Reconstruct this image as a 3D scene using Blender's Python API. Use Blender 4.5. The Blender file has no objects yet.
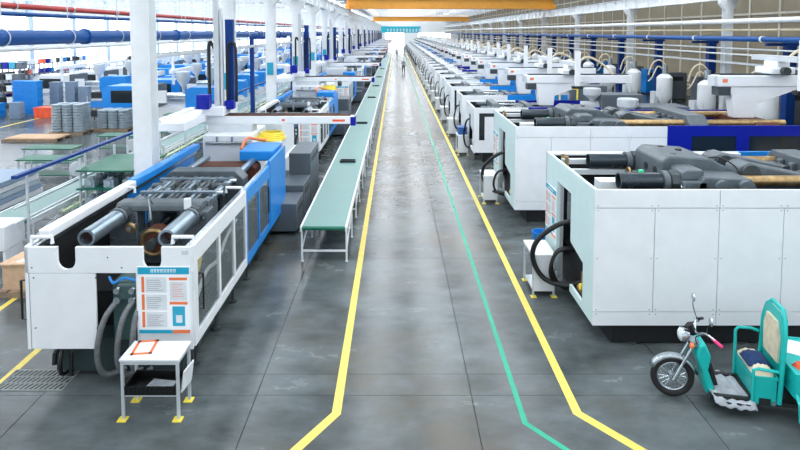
import bpy, math, random
from mathutils import Vector, Matrix
random.seed(7)
S = bpy.context.scene
C = S.collection
R = math.radians

# ------------------------------------------------------------------ camera, world, exposure
FPX, PITCH, CAM_H = 560.0, math.atan(35 / 560), 5.2
cd = bpy.data.cameras.new('camera'); cam = bpy.data.objects.new('camera', cd); C.objects.link(cam)
cam.location = (0, 0, CAM_H); cam.rotation_euler = (math.pi / 2 - PITCH, 0, 0)
cd.sensor_width = 36; cd.lens = FPX / 800 * 36
cd.shift_x = 4 / 800; cd.shift_y = -(225 - 67) / 800
cd.clip_end = 500
S.camera = cam
S.view_settings.view_transform = 'Standard'; S.view_settings.look = 'None'
S.view_settings.gamma = 1; S.view_settings.use_curve_mapping = False
S.view_settings.exposure = 0.05
w = bpy.data.worlds.new('world'); S.world = w; w.use_nodes = True
w.node_tree.nodes['Background'].inputs[0].default_value = (0.86, 0.93, 1.0, 1)
w.node_tree.nodes['Background'].inputs[1].default_value = 1.25
S.cycles.use_denoising = True
S.cycles.max_bounces = 6
S.cycles.caustics_reflective = False; S.cycles.caustics_refractive = False
S.cycles.sample_clamp_indirect = 6
SKY_E = 7.0          # brightness of the roof lights
WIN_E = 3.2          # brightness of the daylight windows
END_E = 3.2

# ------------------------------------------------------------------ materials
MATS = {}
def lin(h):
    h = h.lstrip('#'); v = [int(h[i:i + 2], 16) / 255 for i in (0, 2, 4)]
    return tuple(((c / 12.92) if c <= .04045 else ((c + .055) / 1.055) ** 2.4) for c in v)
def mat(name, hexc, rough=.45, metal=0.0, var=.08, scale=3.0, bump=0.0, spec=.5, coat=0.0):
    if name in MATS: return MATS[name]
    m = bpy.data.materials.new(name); m.use_nodes = True; nt = m.node_tree; b = nt.nodes['Principled BSDF']
    c = lin(hexc)
    tc = nt.nodes.new('ShaderNodeTexCoord')
    n = nt.nodes.new('ShaderNodeTexNoise'); n.inputs['Scale'].default_value = scale; n.inputs['Detail'].default_value = 5
    nt.links.new(tc.outputs['Object'], n.inputs['Vector'])
    mr = nt.nodes.new('ShaderNodeMapRange'); mr.inputs[3].default_value = 1 - var; mr.inputs[4].default_value = 1 + var
    mr.inputs[1].default_value = .3; mr.inputs[2].default_value = .7
    nt.links.new(n.outputs['Fac'], mr.inputs[0])
    mx = nt.nodes.new('ShaderNodeMix'); mx.data_type = 'RGBA'; mx.blend_type = 'MULTIPLY'; mx.inputs[0].default_value = 1
    mx.inputs[6].default_value = (*c, 1)
    nt.links.new(mr.outputs[0], mx.inputs[7]); nt.links.new(mx.outputs[2], b.inputs['Base Color'])
    r2 = nt.nodes.new('ShaderNodeMapRange'); r2.inputs[3].default_value = max(.03, rough - .08); r2.inputs[4].default_value = min(1, rough + .08)
    nt.links.new(n.outputs['Fac'], r2.inputs[0]); nt.links.new(r2.outputs[0], b.inputs['Roughness'])
    b.inputs['Metallic'].default_value = metal
    b.inputs['Specular IOR Level'].default_value = spec
    b.inputs['Coat Weight'].default_value = coat
    if bump:
        bp = nt.nodes.new('ShaderNodeBump'); bp.inputs['Strength'].default_value = bump; bp.inputs['Distance'].default_value = .02
        nt.links.new(n.outputs['Fac'], bp.inputs['Height']); nt.links.new(bp.outputs[0], b.inputs['Normal'])
    MATS[name] = m
    return m
def emat(name, hexc, e):
    if name in MATS: return MATS[name]
    m = bpy.data.materials.new(name); m.use_nodes = True; nt = m.node_tree; b = nt.nodes['Principled BSDF']
    c = lin(hexc); b.inputs['Base Color'].default_value = (*[x * .5 for x in c], 1)
    n = nt.nodes.new('ShaderNodeTexNoise'); n.inputs['Scale'].default_value = .7
    mr = nt.nodes.new('ShaderNodeMapRange'); mr.inputs[3].default_value = e * .9; mr.inputs[4].default_value = e * 1.1
    nt.links.new(n.outputs['Fac'], mr.inputs[0])
    b.inputs['Emission Color'].default_value = (*c, 1); nt.links.new(mr.outputs[0], b.inputs['Emission Strength'])
    MATS[name] = m
    return m
def floor_mat(name, dark, light, rough, tint):
    m = bpy.data.materials.new(name); m.use_nodes = True; nt = m.node_tree; b = nt.nodes['Principled BSDF']
    L = nt.links.new
    g = nt.nodes.new('ShaderNodeNewGeometry')
    n1 = nt.nodes.new('ShaderNodeTexNoise'); n1.inputs['Scale'].default_value = .32; n1.inputs['Detail'].default_value = 4; n1.inputs['Roughness'].default_value = .5
    n2 = nt.nodes.new('ShaderNodeTexNoise'); n2.inputs['Scale'].default_value = 1.7; n2.inputs['Detail'].default_value = 9; n2.inputs['Roughness'].default_value = .62; n2.inputs['Distortion'].default_value = .15
    mp = nt.nodes.new('ShaderNodeMapping'); mp.inputs['Scale'].default_value = (.5, .9, 1)
    L(g.outputs['Position'], n1.inputs['Vector']); L(g.outputs['Position'], mp.inputs['Vector']); L(mp.outputs[0], n2.inputs['Vector'])
    ad = nt.nodes.new('ShaderNodeMath'); ad.operation = 'MULTIPLY_ADD'; ad.inputs[1].default_value = .55
    hf = nt.nodes.new('ShaderNodeMath'); hf.operation = 'MULTIPLY'; hf.inputs[1].default_value = .45
    L(n1.outputs['Fac'], hf.inputs[0]); L(n2.outputs['Fac'], ad.inputs[0]); L(hf.outputs[0], ad.inputs[2])
    oi = nt.nodes.new('ShaderNodeObjectInfo')
    a2 = nt.nodes.new('ShaderNodeMath'); a2.operation = 'MULTIPLY_ADD'; a2.inputs[1].default_value = .05
    L(oi.outputs['Random'], a2.inputs[0]); L(ad.outputs[0], a2.inputs[2])
    def mixc(fac, lo, hi, c1, c2):
        m1 = nt.nodes.new('ShaderNodeMapRange'); m1.interpolation_type = 'SMOOTHSTEP'; m1.inputs[1].default_value = lo; m1.inputs[2].default_value = hi
        L(fac, m1.inputs[0]); x = nt.nodes.new('ShaderNodeMix'); x.data_type = 'RGBA'; L(m1.outputs[0], x.inputs[0])
        for k, c in ((6, c1), (7, c2)):
            if isinstance(c, str): x.inputs[k].default_value = (*lin(c), 1)
            else: L(c, x.inputs[k])
        return x.outputs[2]
    base = mixc(a2.outputs[0], .28, .8, dark, light)
    n3 = nt.nodes.new('ShaderNodeTexNoise'); n3.inputs['Scale'].default_value = .21; n3.inputs['Detail'].default_value = 9; n3.inputs['Roughness'].default_value = .68
    L(g.outputs['Position'], n3.inputs['Vector'])
    L(mixc(n3.outputs['Fac'], .46, .66, base, tint), b.inputs['Base Color'])
    r2 = nt.nodes.new('ShaderNodeMapRange'); r2.inputs[1].default_value = .3; r2.inputs[2].default_value = .7
    r2.inputs[3].default_value = rough - .04; r2.inputs[4].default_value = rough + .06
    L(n2.outputs['Fac'], r2.inputs[0]); L(r2.outputs[0], b.inputs['Roughness'])
    bp = nt.nodes.new('ShaderNodeBump'); bp.inputs['Strength'].default_value = .012; bp.inputs['Distance'].default_value = .01
    L(n2.outputs['Fac'], bp.inputs['Height']); L(bp.outputs[0], b.inputs['Normal'])
    b.inputs['Specular IOR Level'].default_value = .3
    MATS[name] = m
    return m
def glass_mat(name, hexc, alpha):
    m = bpy.data.materials.new(name); m.use_nodes = True; nt = m.node_tree; b = nt.nodes['Principled BSDF']
    b.inputs['Base Color'].default_value = (*lin(hexc), 1); b.inputs['Roughness'].default_value = .08; b.inputs['Alpha'].default_value = alpha
    MATS[name] = m
    return m
W_ = mat('paint_white', '#e9edf0', .38, var=.03)
CY = mat('paint_pale_cyan', '#cfe6e6', .38, var=.03)
GR = mat('paint_light_grey', '#c9cfd3', .4, var=.05)
BL = mat('paint_sky_blue', '#1787dc', .35, var=.05)
NV = mat('paint_royal_blue', '#0a1c98', .4, var=.05, spec=.25)
CB = mat('paint_column_blue', '#0b3a82', .45, spec=.25)
IR = mat('cast_iron_grey', '#566066', .5, var=.2, scale=5, bump=.1)
ID = mat('iron_dark', '#3a4246', .5, var=.25, scale=5)
DK = mat('machine_black', '#16191b', .55, var=.3)
DG = mat('cabinet_grey', '#59636c', .42, var=.08)
CH = mat('steel_bright', '#b9c2c8', .22, metal=.9, var=.15, scale=8)
SG = mat('tube_silver', '#8fa0ac', .3, metal=.7, var=.15, scale=4)
SD = mat('sleeve_dark', '#39434a', .25, metal=.4, var=.1)
RB = mat('rust_brown', '#5a3220', .6, var=.35, scale=6)
BR = mat('brass_oily', '#b09468', .35, metal=.8, var=.3, scale=9)
HB = mat('hose_black', '#0d0e10', .4)
HG = mat('hose_grey', '#777b7e', .42, metal=.3, var=.2, scale=14)
YE = mat('paint_yellow', '#f6df4d', .5, var=.07, scale=9)
YF = mat('floor_paint_yellow', '#e3cb5c', .45, var=.09, scale=6)
GF = mat('floor_paint_green', '#0aa07e', .45, var=.1, scale=6)
OR = mat('crane_orange', '#f5ab3c', .4, var=.05)
OB = mat('bin_orange', '#f0603c', .4)
BT = mat('belt_green', '#6b908b', .4, var=.06, scale=2)
BE = mat('belt_edge_green', '#0f6a55', .5)
GT = mat('table_green', '#0d6249', .45)
AL = mat('aluminium', '#cfd6da', .35, metal=.3)
CR = mat('crate_blue', '#1c86d6', .42)
CG = mat('crate_grey', '#7f93a8', .45)
TR = mat('tray_grey', '#9dacb6', .45)
CA = mat('cardboard', '#c9a98a', .8, var=.12, scale=7)
WD = mat('pallet_wood', '#8d7a66', .8, var=.25, scale=6)
TE = mat('trike_teal', '#12b3ad', .35, var=.06)
TY = mat('tyre', '#1b1c1d', .75, var=.15, scale=12)
CL = mat('cloth_grey', '#a3a9af', .85, var=.2, scale=9, bump=.5)
CN = mat('cloth_navy', '#12305c', .85, var=.35, scale=8, bump=.5)
CC = mat('cloth_beige', '#d9cdb2', .85, var=.15, scale=8, bump=.4)
PK = mat('grip_pink', '#ec2f7b', .45)
BD = mat('board_white', '#f2f6f8', .3, var=.01)
BB = mat('board_teal', '#1fa3c4', .35)
BO = mat('board_orange', '#ec7d4c', .4)
BG = mat('board_grey', '#d7dee2', .4)
GB = mat('grate_steel', '#8a908f', .5)
LN = mat('interior_dark', '#101315', .7)  # near-black; also colours the sheets that stand for shade inside the machines
ORDW = 'first second third fourth fifth sixth seventh eighth ninth tenth eleventh twelfth'.split()
RD = mat('pipe_red', '#b8352c', .4)
PB = mat('pipe_blue', '#084e94', .4, var=.08, spec=.25)
PW = mat('pipe_white', '#e3e7e8', .4)
WB = mat('wall_beige', '#978d76', .6, var=.12, scale=.6)
WD2 = mat('wall_frame', '#dcd6c6', .55)
RF = mat('roof_grey', '#aab0b2', .6)
ST = mat('structure_white', '#e4e8ea', .45, var=.05)
SK = mat('skin', '#c99877', .6)
CLB = mat('banner_cyan', '#1fb9d2', .5)
JT = mat('joint_dark', '#2c3030', .8)
GL = glass_mat('safety_glass', '#8a9698', .32)
GS = mat('dark_pane', '#20262a', .1)
FM = floor_mat('floor_concrete', '#2b3132', '#727b7d', .23, '#514d42')
SKY = emat('skylight_panel', '#f4f9ff', SKY_E)
WIN = emat('daylight_pane', '#f0f7ff', WIN_E)
ENDW = emat('gate_daylight', '#ffffff', END_E)

# ------------------------------------------------------------------ mesh builder
class MB:
    def __init__(s): s.v = []; s.f = []
    def raw(s, vs, fs):
        o = len(s.v); s.v += [tuple(v) for v in vs]; s.f += [tuple(i + o for i in f) for f in fs]; return s
    def box(s, x0, x1, y0, y1, z0, z1):
        if x0 > x1: x0, x1 = x1, x0
        if y0 > y1: y0, y1 = y1, y0
        if z0 > z1: z0, z1 = z1, z0
        return s.raw([(x0, y0, z0), (x1, y0, z0), (x1, y1, z0), (x0, y1, z0), (x0, y0, z1), (x1, y0, z1), (x1, y1, z1), (x0, y1, z1)],
                     [(3, 2, 1, 0), (4, 5, 6, 7), (0, 1, 5, 4), (1, 2, 6, 5), (2, 3, 7, 6), (3, 0, 4, 7)])
    def bar(s, p, q, a, b=None, up=(0, 0, 1)):
        b = b or a; p = Vector(p); q = Vector(q); d = (q - p).normalized(); u = Vector(up)
        if abs(d.dot(u)) > .98: u = Vector((0, 1, 0))
        r = d.cross(u).normalized(); u = r.cross(d)
        vs = [e + r * sx * a / 2 + u * sz * b / 2 for e in (p, q) for sx, sz in ((-1, -1), (1, -1), (1, 1), (-1, 1))]
        return s.raw(vs, [(0, 1, 2, 3), (7, 6, 5, 4), (0, 4, 5, 1), (1, 5, 6, 2), (2, 6, 7, 3), (3, 7, 4, 0)])
    def frame(s, d):
        d = d.normalized(); u = Vector((0, 0, 1)) if abs(d.z) < .95 else Vector((1, 0, 0))
        r = d.cross(u).normalized(); return r, r.cross(d)
    def cyl(s, p, q, r, n=12, r2=None, ri=0):
        p = Vector(p); q = Vector(q); r2 = r if r2 is None else r2; a, b = s.frame(q - p)
        cs = [(math.cos(2 * math.pi * i / n), math.sin(2 * math.pi * i / n)) for i in range(n)]
        A = [p + (a * c + b * t) * r for c, t in cs]; B = [q + (a * c + b * t) * r2 for c, t in cs]
        fs = [(i, n + i, n + (i + 1) % n, (i + 1) % n) for i in range(n)]
        if not ri:
            return s.raw(A + B, fs + [tuple(range(n)), tuple(range(2 * n - 1, n - 1, -1))])
        Ai = [p + (a * c + b * t) * ri for c, t in cs]; Bi = [q + (a * c + b * t) * ri for c, t in cs]
        for i in range(n):
            j = (i + 1) % n
            fs += [(2 * n + i, 2 * n + j, 3 * n + j, 3 * n + i), (i, j, 2 * n + j, 2 * n + i), (n + i, 3 * n + i, 3 * n + j, n + j)]
        return s.raw(A + B + Ai + Bi, fs)
    def tube(s, pts, r, n=8, smooth=0):
        P = [Vector(p) for p in pts]
        if smooth:
            Q = []
            for i in range(len(P) - 1):
                a, b, c, d = P[max(i - 1, 0)], P[i], P[i + 1], P[min(i + 2, len(P) - 1)]
                for k in range(smooth):
                    t = k / smooth
                    Q.append(.5 * ((2 * b) + (c - a) * t + (2 * a - 5 * b + 4 * c - d) * t * t + (3 * b - a - 3 * c + d) * t ** 3))
            P = Q + [P[-1]]
        vs = []; fs = []; prev = None
        for i, p in enumerate(P):
            d = (P[min(i + 1, len(P) - 1)] - P[max(i - 1, 0)]).normalized()
            if prev is None: a, b = s.frame(d)
            else:
                a = (prev - d * prev.dot(d)).normalized(); b = a.cross(d) * -1
                b = d.cross(a) * -1
            prev = a; b = a.cross(d)
            vs += [p + (a * math.cos(2 * math.pi * k / n) + b * math.sin(2 * math.pi * k / n)) * r for k in range(n)]
            if i:
                o = (i - 1) * n
                fs += [(o + k, o + (k + 1) % n, o + n + (k + 1) % n, o + n + k) for k in range(n)]
        m = len(P) * n
        fs += [tuple(range(n - 1, -1, -1)), tuple(range(m - n, m))]
        return s.raw(vs, fs)
    def prism(s, poly, ax, a0, a1):
        def pt(u, v, a): return {'x': (a, u, v), 'y': (u, a, v), 'z': (u, v, a)}[ax]
        n = len(poly); vs = [pt(u, v, a0) for u, v in poly] + [pt(u, v, a1) for u, v in poly]
        return s.raw(vs, [tuple(range(n)), tuple(range(2 * n - 1, n - 1, -1))] + [(i, n + i, n + (i + 1) % n, (i + 1) % n) for i in range(n)])
    def lathe(s, prof, c, n=16, ax='z'):
        vs = []; fs = []
        for r, h in prof:
            for k in range(n):
                a = 2 * math.pi * k / n; u, v = r * math.cos(a), r * math.sin(a)
                vs.append({'z': (c[0] + u, c[1] + v, c[2] + h), 'y': (c[0] + u, c[1] + h, c[2] + v), 'x': (c[0] + h, c[1] + u, c[2] + v)}[ax])
        for i in range(len(prof) - 1):
            fs += [(i * n + k, i * n + (k + 1) % n, (i + 1) * n + (k + 1) % n, (i + 1) * n + k) for k in range(n)]
        m = len(prof) * n
        fs += [tuple(range(n - 1, -1, -1)), tuple(range(m - n, m))]
        return s.raw(vs, fs)
    def torus(s, c, R_, r, n=28, m=10, ax='y'):
        vs = []; fs = []
        for i in range(n):
            a = 2 * math.pi * i / n
            for j in range(m):
                b = 2 * math.pi * j / m; q = R_ + r * math.cos(b); u, v, h = q * math.cos(a), q * math.sin(a), r * math.sin(b)
                vs.append({'y': (c[0] + u, c[1] + h, c[2] + v), 'z': (c[0] + u, c[1] + v, c[2] + h), 'x': (c[0] + h, c[1] + u, c[2] + v)}[ax])
        for i in range(n):
            for j in range(m):
                fs.append((i * m + j, ((i + 1) % n) * m + j, ((i + 1) % n) * m + (j + 1) % m, i * m + (j + 1) % m))
        return s.raw(vs, fs)
    def mesh(s, name, mats):
        me = bpy.data.meshes.new(name); me.from_pydata(s.v, [], s.f)
        for m in (mats if isinstance(mats, (list, tuple)) else [mats]): me.materials.append(m)
        import bmesh
        bm = bmesh.new(); bm.from_mesh(me); bmesh.ops.recalc_face_normals(bm, faces=bm.faces); bm.to_mesh(me); bm.free()
        me.shade_smooth(); me.set_sharp_from_angle(angle=R(38))
        return me
KIDS = {}
def obj(name, mb, m, parent=None, bev=0):
    o = bpy.data.objects.new(name, mb.mesh(name, m) if isinstance(mb, MB) else mb); C.objects.link(o); o.parent = parent
    if parent: KIDS.setdefault(parent.name, []).append(o)
    if bev:
        b = o.modifiers.new('bevel', 'BEVEL'); b.width = bev; b.segments = 2; b.limit_method = 'ANGLE'
    return o
def B(*a): return MB().box(*a)
def tag(o, label, cat, group=None):
    o['label'] = label; o['category'] = cat
    if group: o['group'] = group
    return o
def thing(name, label, cat, loc=(0, 0, 0), rz=0, group=None):
    o = bpy.data.objects.new(name, None); C.objects.link(o); o.location = loc; o.rotation_euler = (0, 0, rz); o.empty_display_size = .2
    return tag(o, label, cat, group)
def struct(name, mb, m, parent=None):
    o = obj(name, mb, m, parent)
    if parent is None: o['kind'] = 'structure'
    return o
def dup(root, loc, rz=None, label=None, group=None):
    def cp(o, par):
        c = o.copy(); C.objects.link(c); c.parent = par
        for ch in KIDS.get(o.name, ()): KIDS.setdefault(c.name, []).append(cp(ch, c))
        return c
    r = cp(root, None); r.location = loc
    if rz is not None: r.rotation_euler = (0, 0, rz)
    if label: r['label'] = label
    if group: r['group'] = group
    return r

# ------------------------------------------------------------------ the hall
XL, XR, YF0, YEND = -30.0, 24.0, -3.0, 205.0
COL_X, RCOL_X = -5.58, 18.0
fl = struct('floor', B(XL, XR, YF0, YEND, -.3, -.012), JT)
xj = [1.08 + 3.08 * k for k in range(-10, 8)]
xj = [XL] + [x for x in xj if XL + .5 < x < XR - .5] + [XR]
yj = [YF0, 2.8, 7.72, 8.22] + [12.6 + 4.9 * k for k in range(39)]
yj = [y for y in yj if y < YEND - 1] + [YEND]
far = MB(); cache = {}; G = .006
for i in range(len(xj) - 1):
    for j in range(len(yj) - 1):
        x0, x1, y0, y1 = xj[i], xj[i + 1], yj[j], yj[j + 1]
        if x0 > -21 and x1 < 11 and y0 < 62 and abs(x1 - x0 - 3.08) < .01:
            key = (round(x1 - x0, 2), round(y1 - y0, 2))
            if key not in cache:
                a, b = (x1 - x0) / 2 - G, (y1 - y0) / 2 - G * .6
                cache[key] = B(-a, a, -b, b, -.012, 0).mesh('floor_slab', FM)
            o = obj('floor_slab', cache[key], None, fl); o.location = ((x0 + x1) / 2, (y0 + y1) / 2, 0)
        else:
            far.box(x0 + G, x1 - G, y0 + G * .6, y1 - G * .6, -.012, 0)
o = obj('floor_slab_field', far, FM, fl); o['kind'] = 'stuff'

def stripe(pts, wd, m, label, z=.002, group=None):
    b = MB(); P = [Vector((x, y, 0)) for x, y in pts]; n = len(P); Ls = []; Rs = []
    for i in range(n):
        d0 = (P[i] - P[i - 1]).normalized() if i else (P[1] - P[0]).normalized()
        d1 = (P[i + 1] - P[i]).normalized() if i < n - 1 else d0
        nn = Vector((-(d0 + d1).y, (d0 + d1).x, 0)).normalized(); k = wd / 2 / max(.3, nn.dot(Vector((-d0.y, d0.x, 0))))
        Ls.append(P[i] + nn * k); Rs.append(P[i] - nn * k)
    vs = []; fs = []
    for l, r in zip(Ls, Rs): vs += [(l.x, l.y, z), (r.x, r.y, z), (l.x, l.y, .0003), (r.x, r.y, .0003)]
    for i in range(n - 1):
        o_ = 4 * i; q = o_ + 4
        fs += [(o_, o_ + 1, q + 1, q), (o_, q, q + 2, o_ + 2), (o_ + 1, o_ + 3, q + 3, q + 1)]
    b.raw(vs, fs)
    return tag(obj('floor_line', b, m), label, 'floor marking', group)
stripe([(-2.3, 5.05), (-.815, 7.34), (-.815, 200)], .125, YF, 'yellow painted aisle line running beside the long conveyor')
stripe([(4.4, 5.05), (2.48, 7.35), (2.48, 200)], .125, YF, 'yellow painted aisle line along the ends of the white machines')
stripe([(3.5, 5.05), (1.72, 7.15), (1.72, 200)], .075, GF, 'thin green painted line on the aisle floor')
stripe([(-5.87, 5.5), (-5.87, 110)], .11, YF, 'yellow walkway line beside the floor grate and machine flank')
stripe([(-7.45, 6.5), (-7.45, 110)], .11, YF, 'yellow walkway line close to the side conveyor')
stripe([(-21.6, 29), (-21.6, 120)], .14, YF, 'yellow line by the plastic crates in the side bay')

# roof with roof lights, trusses and walls
ce = struct('ceiling', MB().box(XL, XR, YF0, YEND, 11.2, 11.4), RF)
for xs in (-26, -21.5, -17, -12.5, -6.6, -1.0, 2.2, 5.4, 10.8, 16.5):
    for k in range(26):
        y0 = YF0 + 1 + k * 8
        if 'sky' not in cache: cache['sky'] = B(-.72, .72, 0, 7.2, -.06, 0).mesh('skylight', SKY)
        o = obj('skylight', cache['sky'], None, ce); o.location = (xs, y0, 11.19)
wr = struct('wall_right', B(XR, XR + .2, YF0, YEND, 0, 11.2), WB)
pm = B(-.03, 0, .12, 2.88, 0, 2.6).mesh('wall_panel', WB); fr = B(-.12, 0, -.08, .08, 0, 11).mesh('frame_post', WD2)
for k in range(int((YEND - 20) / 3)):
    y = 20 + 3 * k
    o = obj('frame_post', fr, None, wr); o.location = (XR, y, 0)
    if y < 110:
        for z in (1.0, 3.75, 6.5):
            o = obj('wall_panel', pm, None, wr); o.location = (XR - .02, y, z)
for z in (.9, 3.65, 6.4, 9.2): obj('frame_rail', B(XR - .14, XR, 18, YEND, z - .07, z + .07), WD2, wr)
wl = struct('wall_left', MB().box(XL - .2, XL, YF0, YEND, 0, 1.6).box(XL - .2, XL, YF0, YEND, 6.6, 11.2), ST)
wn = B(-.05, .03, .15, 5.85, 1.7, 6.5).mesh('window_pane', WIN); wp = B(-.1, .25, -.28, .28, 0, 11).mesh('wall_column', mat('paint_pale_blue', '#bcd3ea', .5))
for k in range(34):
    o = obj('window_pane', wn, None, wl); o.location = (XL, YF0 + 6.1 * k, 0)
    o = obj('wall_column', wp, None, wl); o.location = (XL, YF0 + 6.1 * k, 0)
for z in (1.65, 4.1, 6.55): obj('window_rail', B(XL - .02, XL + .1, YF0, YEND, z - .08, z + .08), ST, wl)
we = struct('wall_end', B(XL, XR, YEND, YEND + .2, 0, 11.2), ST)
for x0, x1, z0, z1 in ((-4, 3, 0, 5), (-28, -8, 2, 5), (8, 20, 3, 5)):
    obj('window_pane', B(x0, x1, YEND - .06, YEND, z0, z1), ENDW, we)
    obj('window_frame', MB().box(x0 - .1, x0 + .1, YEND - .12, YEND, z0, z1).box(x1 - .1, x1 + .1, YEND - .12, YEND, z0, z1).box(x0, x1, YEND - .12, YEND, z1 - .1, z1 + .1), ST, we)

# columns (steel H sections), crane girders, trusses
def hcol(m, h, name):
    b = MB().box(-.2, .2, -.2, -.178, 0, h).box(-.2, .2, .178, .2, 0, h).box(-.012, .012, -.178, .178, 0, h)
    return b
cm = hcol(ST, 7.2, 'c').mesh('shaft', ST); bpm = B(-.36, .36, -.36, .36, 0, .05).mesh('base_plate', ST)
cpm = MB().prism([(-.2, 6.4), (-.5, 6.75), (-.5, 6.95), (.5, 6.95), (.5, 6.75), (.2, 6.4)], 'y', -.13, .13).mesh('bracket', ST)
sgm = B(-.14, .14, -.215, -.201, 3.3, 3.85).mesh('number_plate', BB)
lcol = thing('steel_column', 'tall white steel column rising beside the flank of the near open toggle machine', 'column', (COL_X, 12.4, 0), 0, 'white columns between the bays')
obj('shaft', cm, None, lcol); obj('base_plate', bpm, None, lcol); obj('bracket', cpm, None, lcol)
for k in range(1, 30):
    c = dup(lcol, (COL_X, 12.4 + 6.3 * k, 0), None, 'white steel column between the bays, %s behind the one at the near machine' % ORDW[k - 1] if k < 9 else 'distant white steel column in the row between the two bays')
    if k < 6: obj('number_plate', sgm, None, c)
rcol = thing('steel_column', 'white steel column in the row in front of the beige wall', 'column', (RCOL_X, 30.5, 0), 0, 'white columns before the beige wall')
obj('shaft', cm, None, rcol); obj('base_plate', bpm, None, rcol); obj('bracket', cpm, None, rcol)
for k in range(1, 14): dup(rcol, (RCOL_X, 30.5 + 12.6 * k, 0))
dup(rcol, (RCOL_X, 17.9, 0))
def girder(name, x, label):
    t = thing(name, label, 'girder', (x, 0, 6.95))
    obj('web', B(-.02, .02, YF0, YEND, .03, .72), ST, t); obj('flange', B(-.22, .22, YF0, YEND, .0, .03), ST, t)
    obj('flange', B(-.22, .22, YF0, YEND, .72, .75), ST, t); obj('rail', B(-.04, .04, YF0, YEND, .75, .87), IR, t)
    sm = MB()
    for k in range(100): sm.box(-.2, .2, 2 + 2 * k, 2.03 + 2 * k, .03, .72)
    o = obj('stiffener_row', sm, ST, t); o['kind'] = 'stuff'
girder('crane_girder', COL_X, 'white crane runway girder on the columns between bays')
girder('crane_girder', RCOL_X, 'white crane runway girder in front of the beige wall')
tr = thing('roof_truss', 'white lattice roof truss spanning a bay high overhead', 'truss', (6.2, 0, 8.9), 0, 'lattice roof trusses')
def truss_parts(t, half):
    obj('top_chord', B(-half, half, -.06, .06, 1.6, 1.75), ST, t); obj('bottom_chord', B(-half, half, -.06, .06, 0, .13), ST, t)
    n = 10; b = MB()
    for i in range(n):
        a0 = -half + 2 * half * i / n; a1 = -half + 2 * half * (i + 1) / n
        b.bar((a0, 0, .06), ((a0 + a1) / 2, 0, 1.66), .08); b.bar(((a0 + a1) / 2, 0, 1.66), (a1, 0, .06), .08)
    o = obj('lattice', b, ST, t)
truss_parts(tr, 11.8); tr.location = (6.2, 56.5, 8.95)
for k in range(1, 24): dup(tr, (6.2, 56.5 + 6.3 * k, 8.95))
tl = thing('roof_truss', 'white lattice truss under the roof of the side bay', 'truss', (-17.8, 25, 6.9), 0, 'side bay lattice trusses')
truss_parts(tl, 12.0)
for k in range(1, 28): dup(tl, (-17.8, 25 + 6.3 * k, 6.9))

# overhead cranes
def crane(y, label):
    t = thing('bridge_crane', label, 'crane', (0, y, 7.82))
    for dy in (-.9, .9):
        obj('bridge_beam', B(COL_X - .1, RCOL_X + .1, dy - .28, dy + .28, .1, 1.75), OR, t)
    for x in (COL_X, RCOL_X): obj('end_carriage', B(x - .22, x + .22, -2.0, 2.0, 0, .5), OR, t)
    h = obj('hoist_trolley', MB().box(10.2, 11.8, -1.1, 1.1, 1.75, 2.3), DG, t)
    obj('walkway', B(COL_X, RCOL_X, -1.9, -1.2, 1.2, 1.24), GR, t)
crane(66, 'orange overhead bridge crane above the walking person in grey shirt')
crane(142, 'orange overhead bridge crane just in front of the cyan banner')
t = thing('hanging_banner', 'cyan hanging banner with white lettering over the far aisle', 'banner', (0, 150, 6.0))
obj('cloth', B(-4.0, 6.6, -.03, .03, -1.0, .7), CLB, t)
b = MB(); x = -2.4
for k in range(11):
    b.box(x, x + .5, -.036, -.03, -.1, -.0).box(x, x + .1, -.036, -.03, -.7, 0).box(x + .2, x + .3, -.036, -.03, -.75, .1).box(x, x + .5, -.036, -.03, -.6, -.5); x += .85
obj('lettering', b, BD, t)
obj('hanger', MB().cyl((-3.8, 0, .7), (-3.8, 0, 2.95), .02, 6).cyl((6.4, 0, .7), (6.4, 0, 2.95), .02, 6), GR, t)

# long pipes and cable trays
def run(name, x, z, r, m, label, y0=6, y1=200, cat='pipe', hang=0, flange=None):
    t = thing(name, label, cat, (x, 0, z))
    obj('pipe', MB().cyl((0, y0, 0), (0, y1, 0), r, 20), m, t)
    if hang:
        h = MB(); h.torus((0, 0, 0), r + .015, .015, 18, 6).cyl((0, 0, r), (0, 0, hang), .012, 6)
        hm = h.mesh('hanger', AL)
        k = 0; y = y0 + 1.2
        while y < y1 and k < 40:
            o = obj('hanger', hm, None, t); o.location = (0, y, 0); y += 2.1 + .12 * k; k += 1
    if flange:
        fm = MB().cyl((0, -.05, 0), (0, .05, 0), r * 1.25, 20).mesh('flange', flange); y = y0 + 2.6
        while y < min(y1, 90): o = obj('flange', fm, None, t); o.location = (0, y, 0); y += 6
run('water_main', -8.1, 5.08, .165, PB, 'thick blue water main hung along the column row', hang=2.2, flange=PB)
run('water_pipe', -7.95, 4.84, .05, PW, 'slim white pipe below the thick blue main')
run('fire_pipe', -9.4, 5.84, .075, RD, 'red fire main running high through the side bay', hang=2)
run('cooling_pipe', -10.2, 5.68, .06, PB, 'thin dark blue pipe near the red fire main')
run('water_main', 17.4, 4.85, .13, PB, 'blue pipe along the columns before the beige wall', flange=PW)
run('steam_pipe', 17.5, 5.75, .13, PW, 'white lagged pipe above the blue pipe on the column row')
run('supply_pipe', 17.55, 5.3, .05, CC, 'thin tan pipe between white and blue pipes')
run('supply_pipe', 17.5, 4.35, .045, AL, 'thin steel pipe below the blue pipe on the column row')
run('supply_pipe', 17.45, 4.05, .04, PW, 'lowest thin white pipe on the column row')
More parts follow.
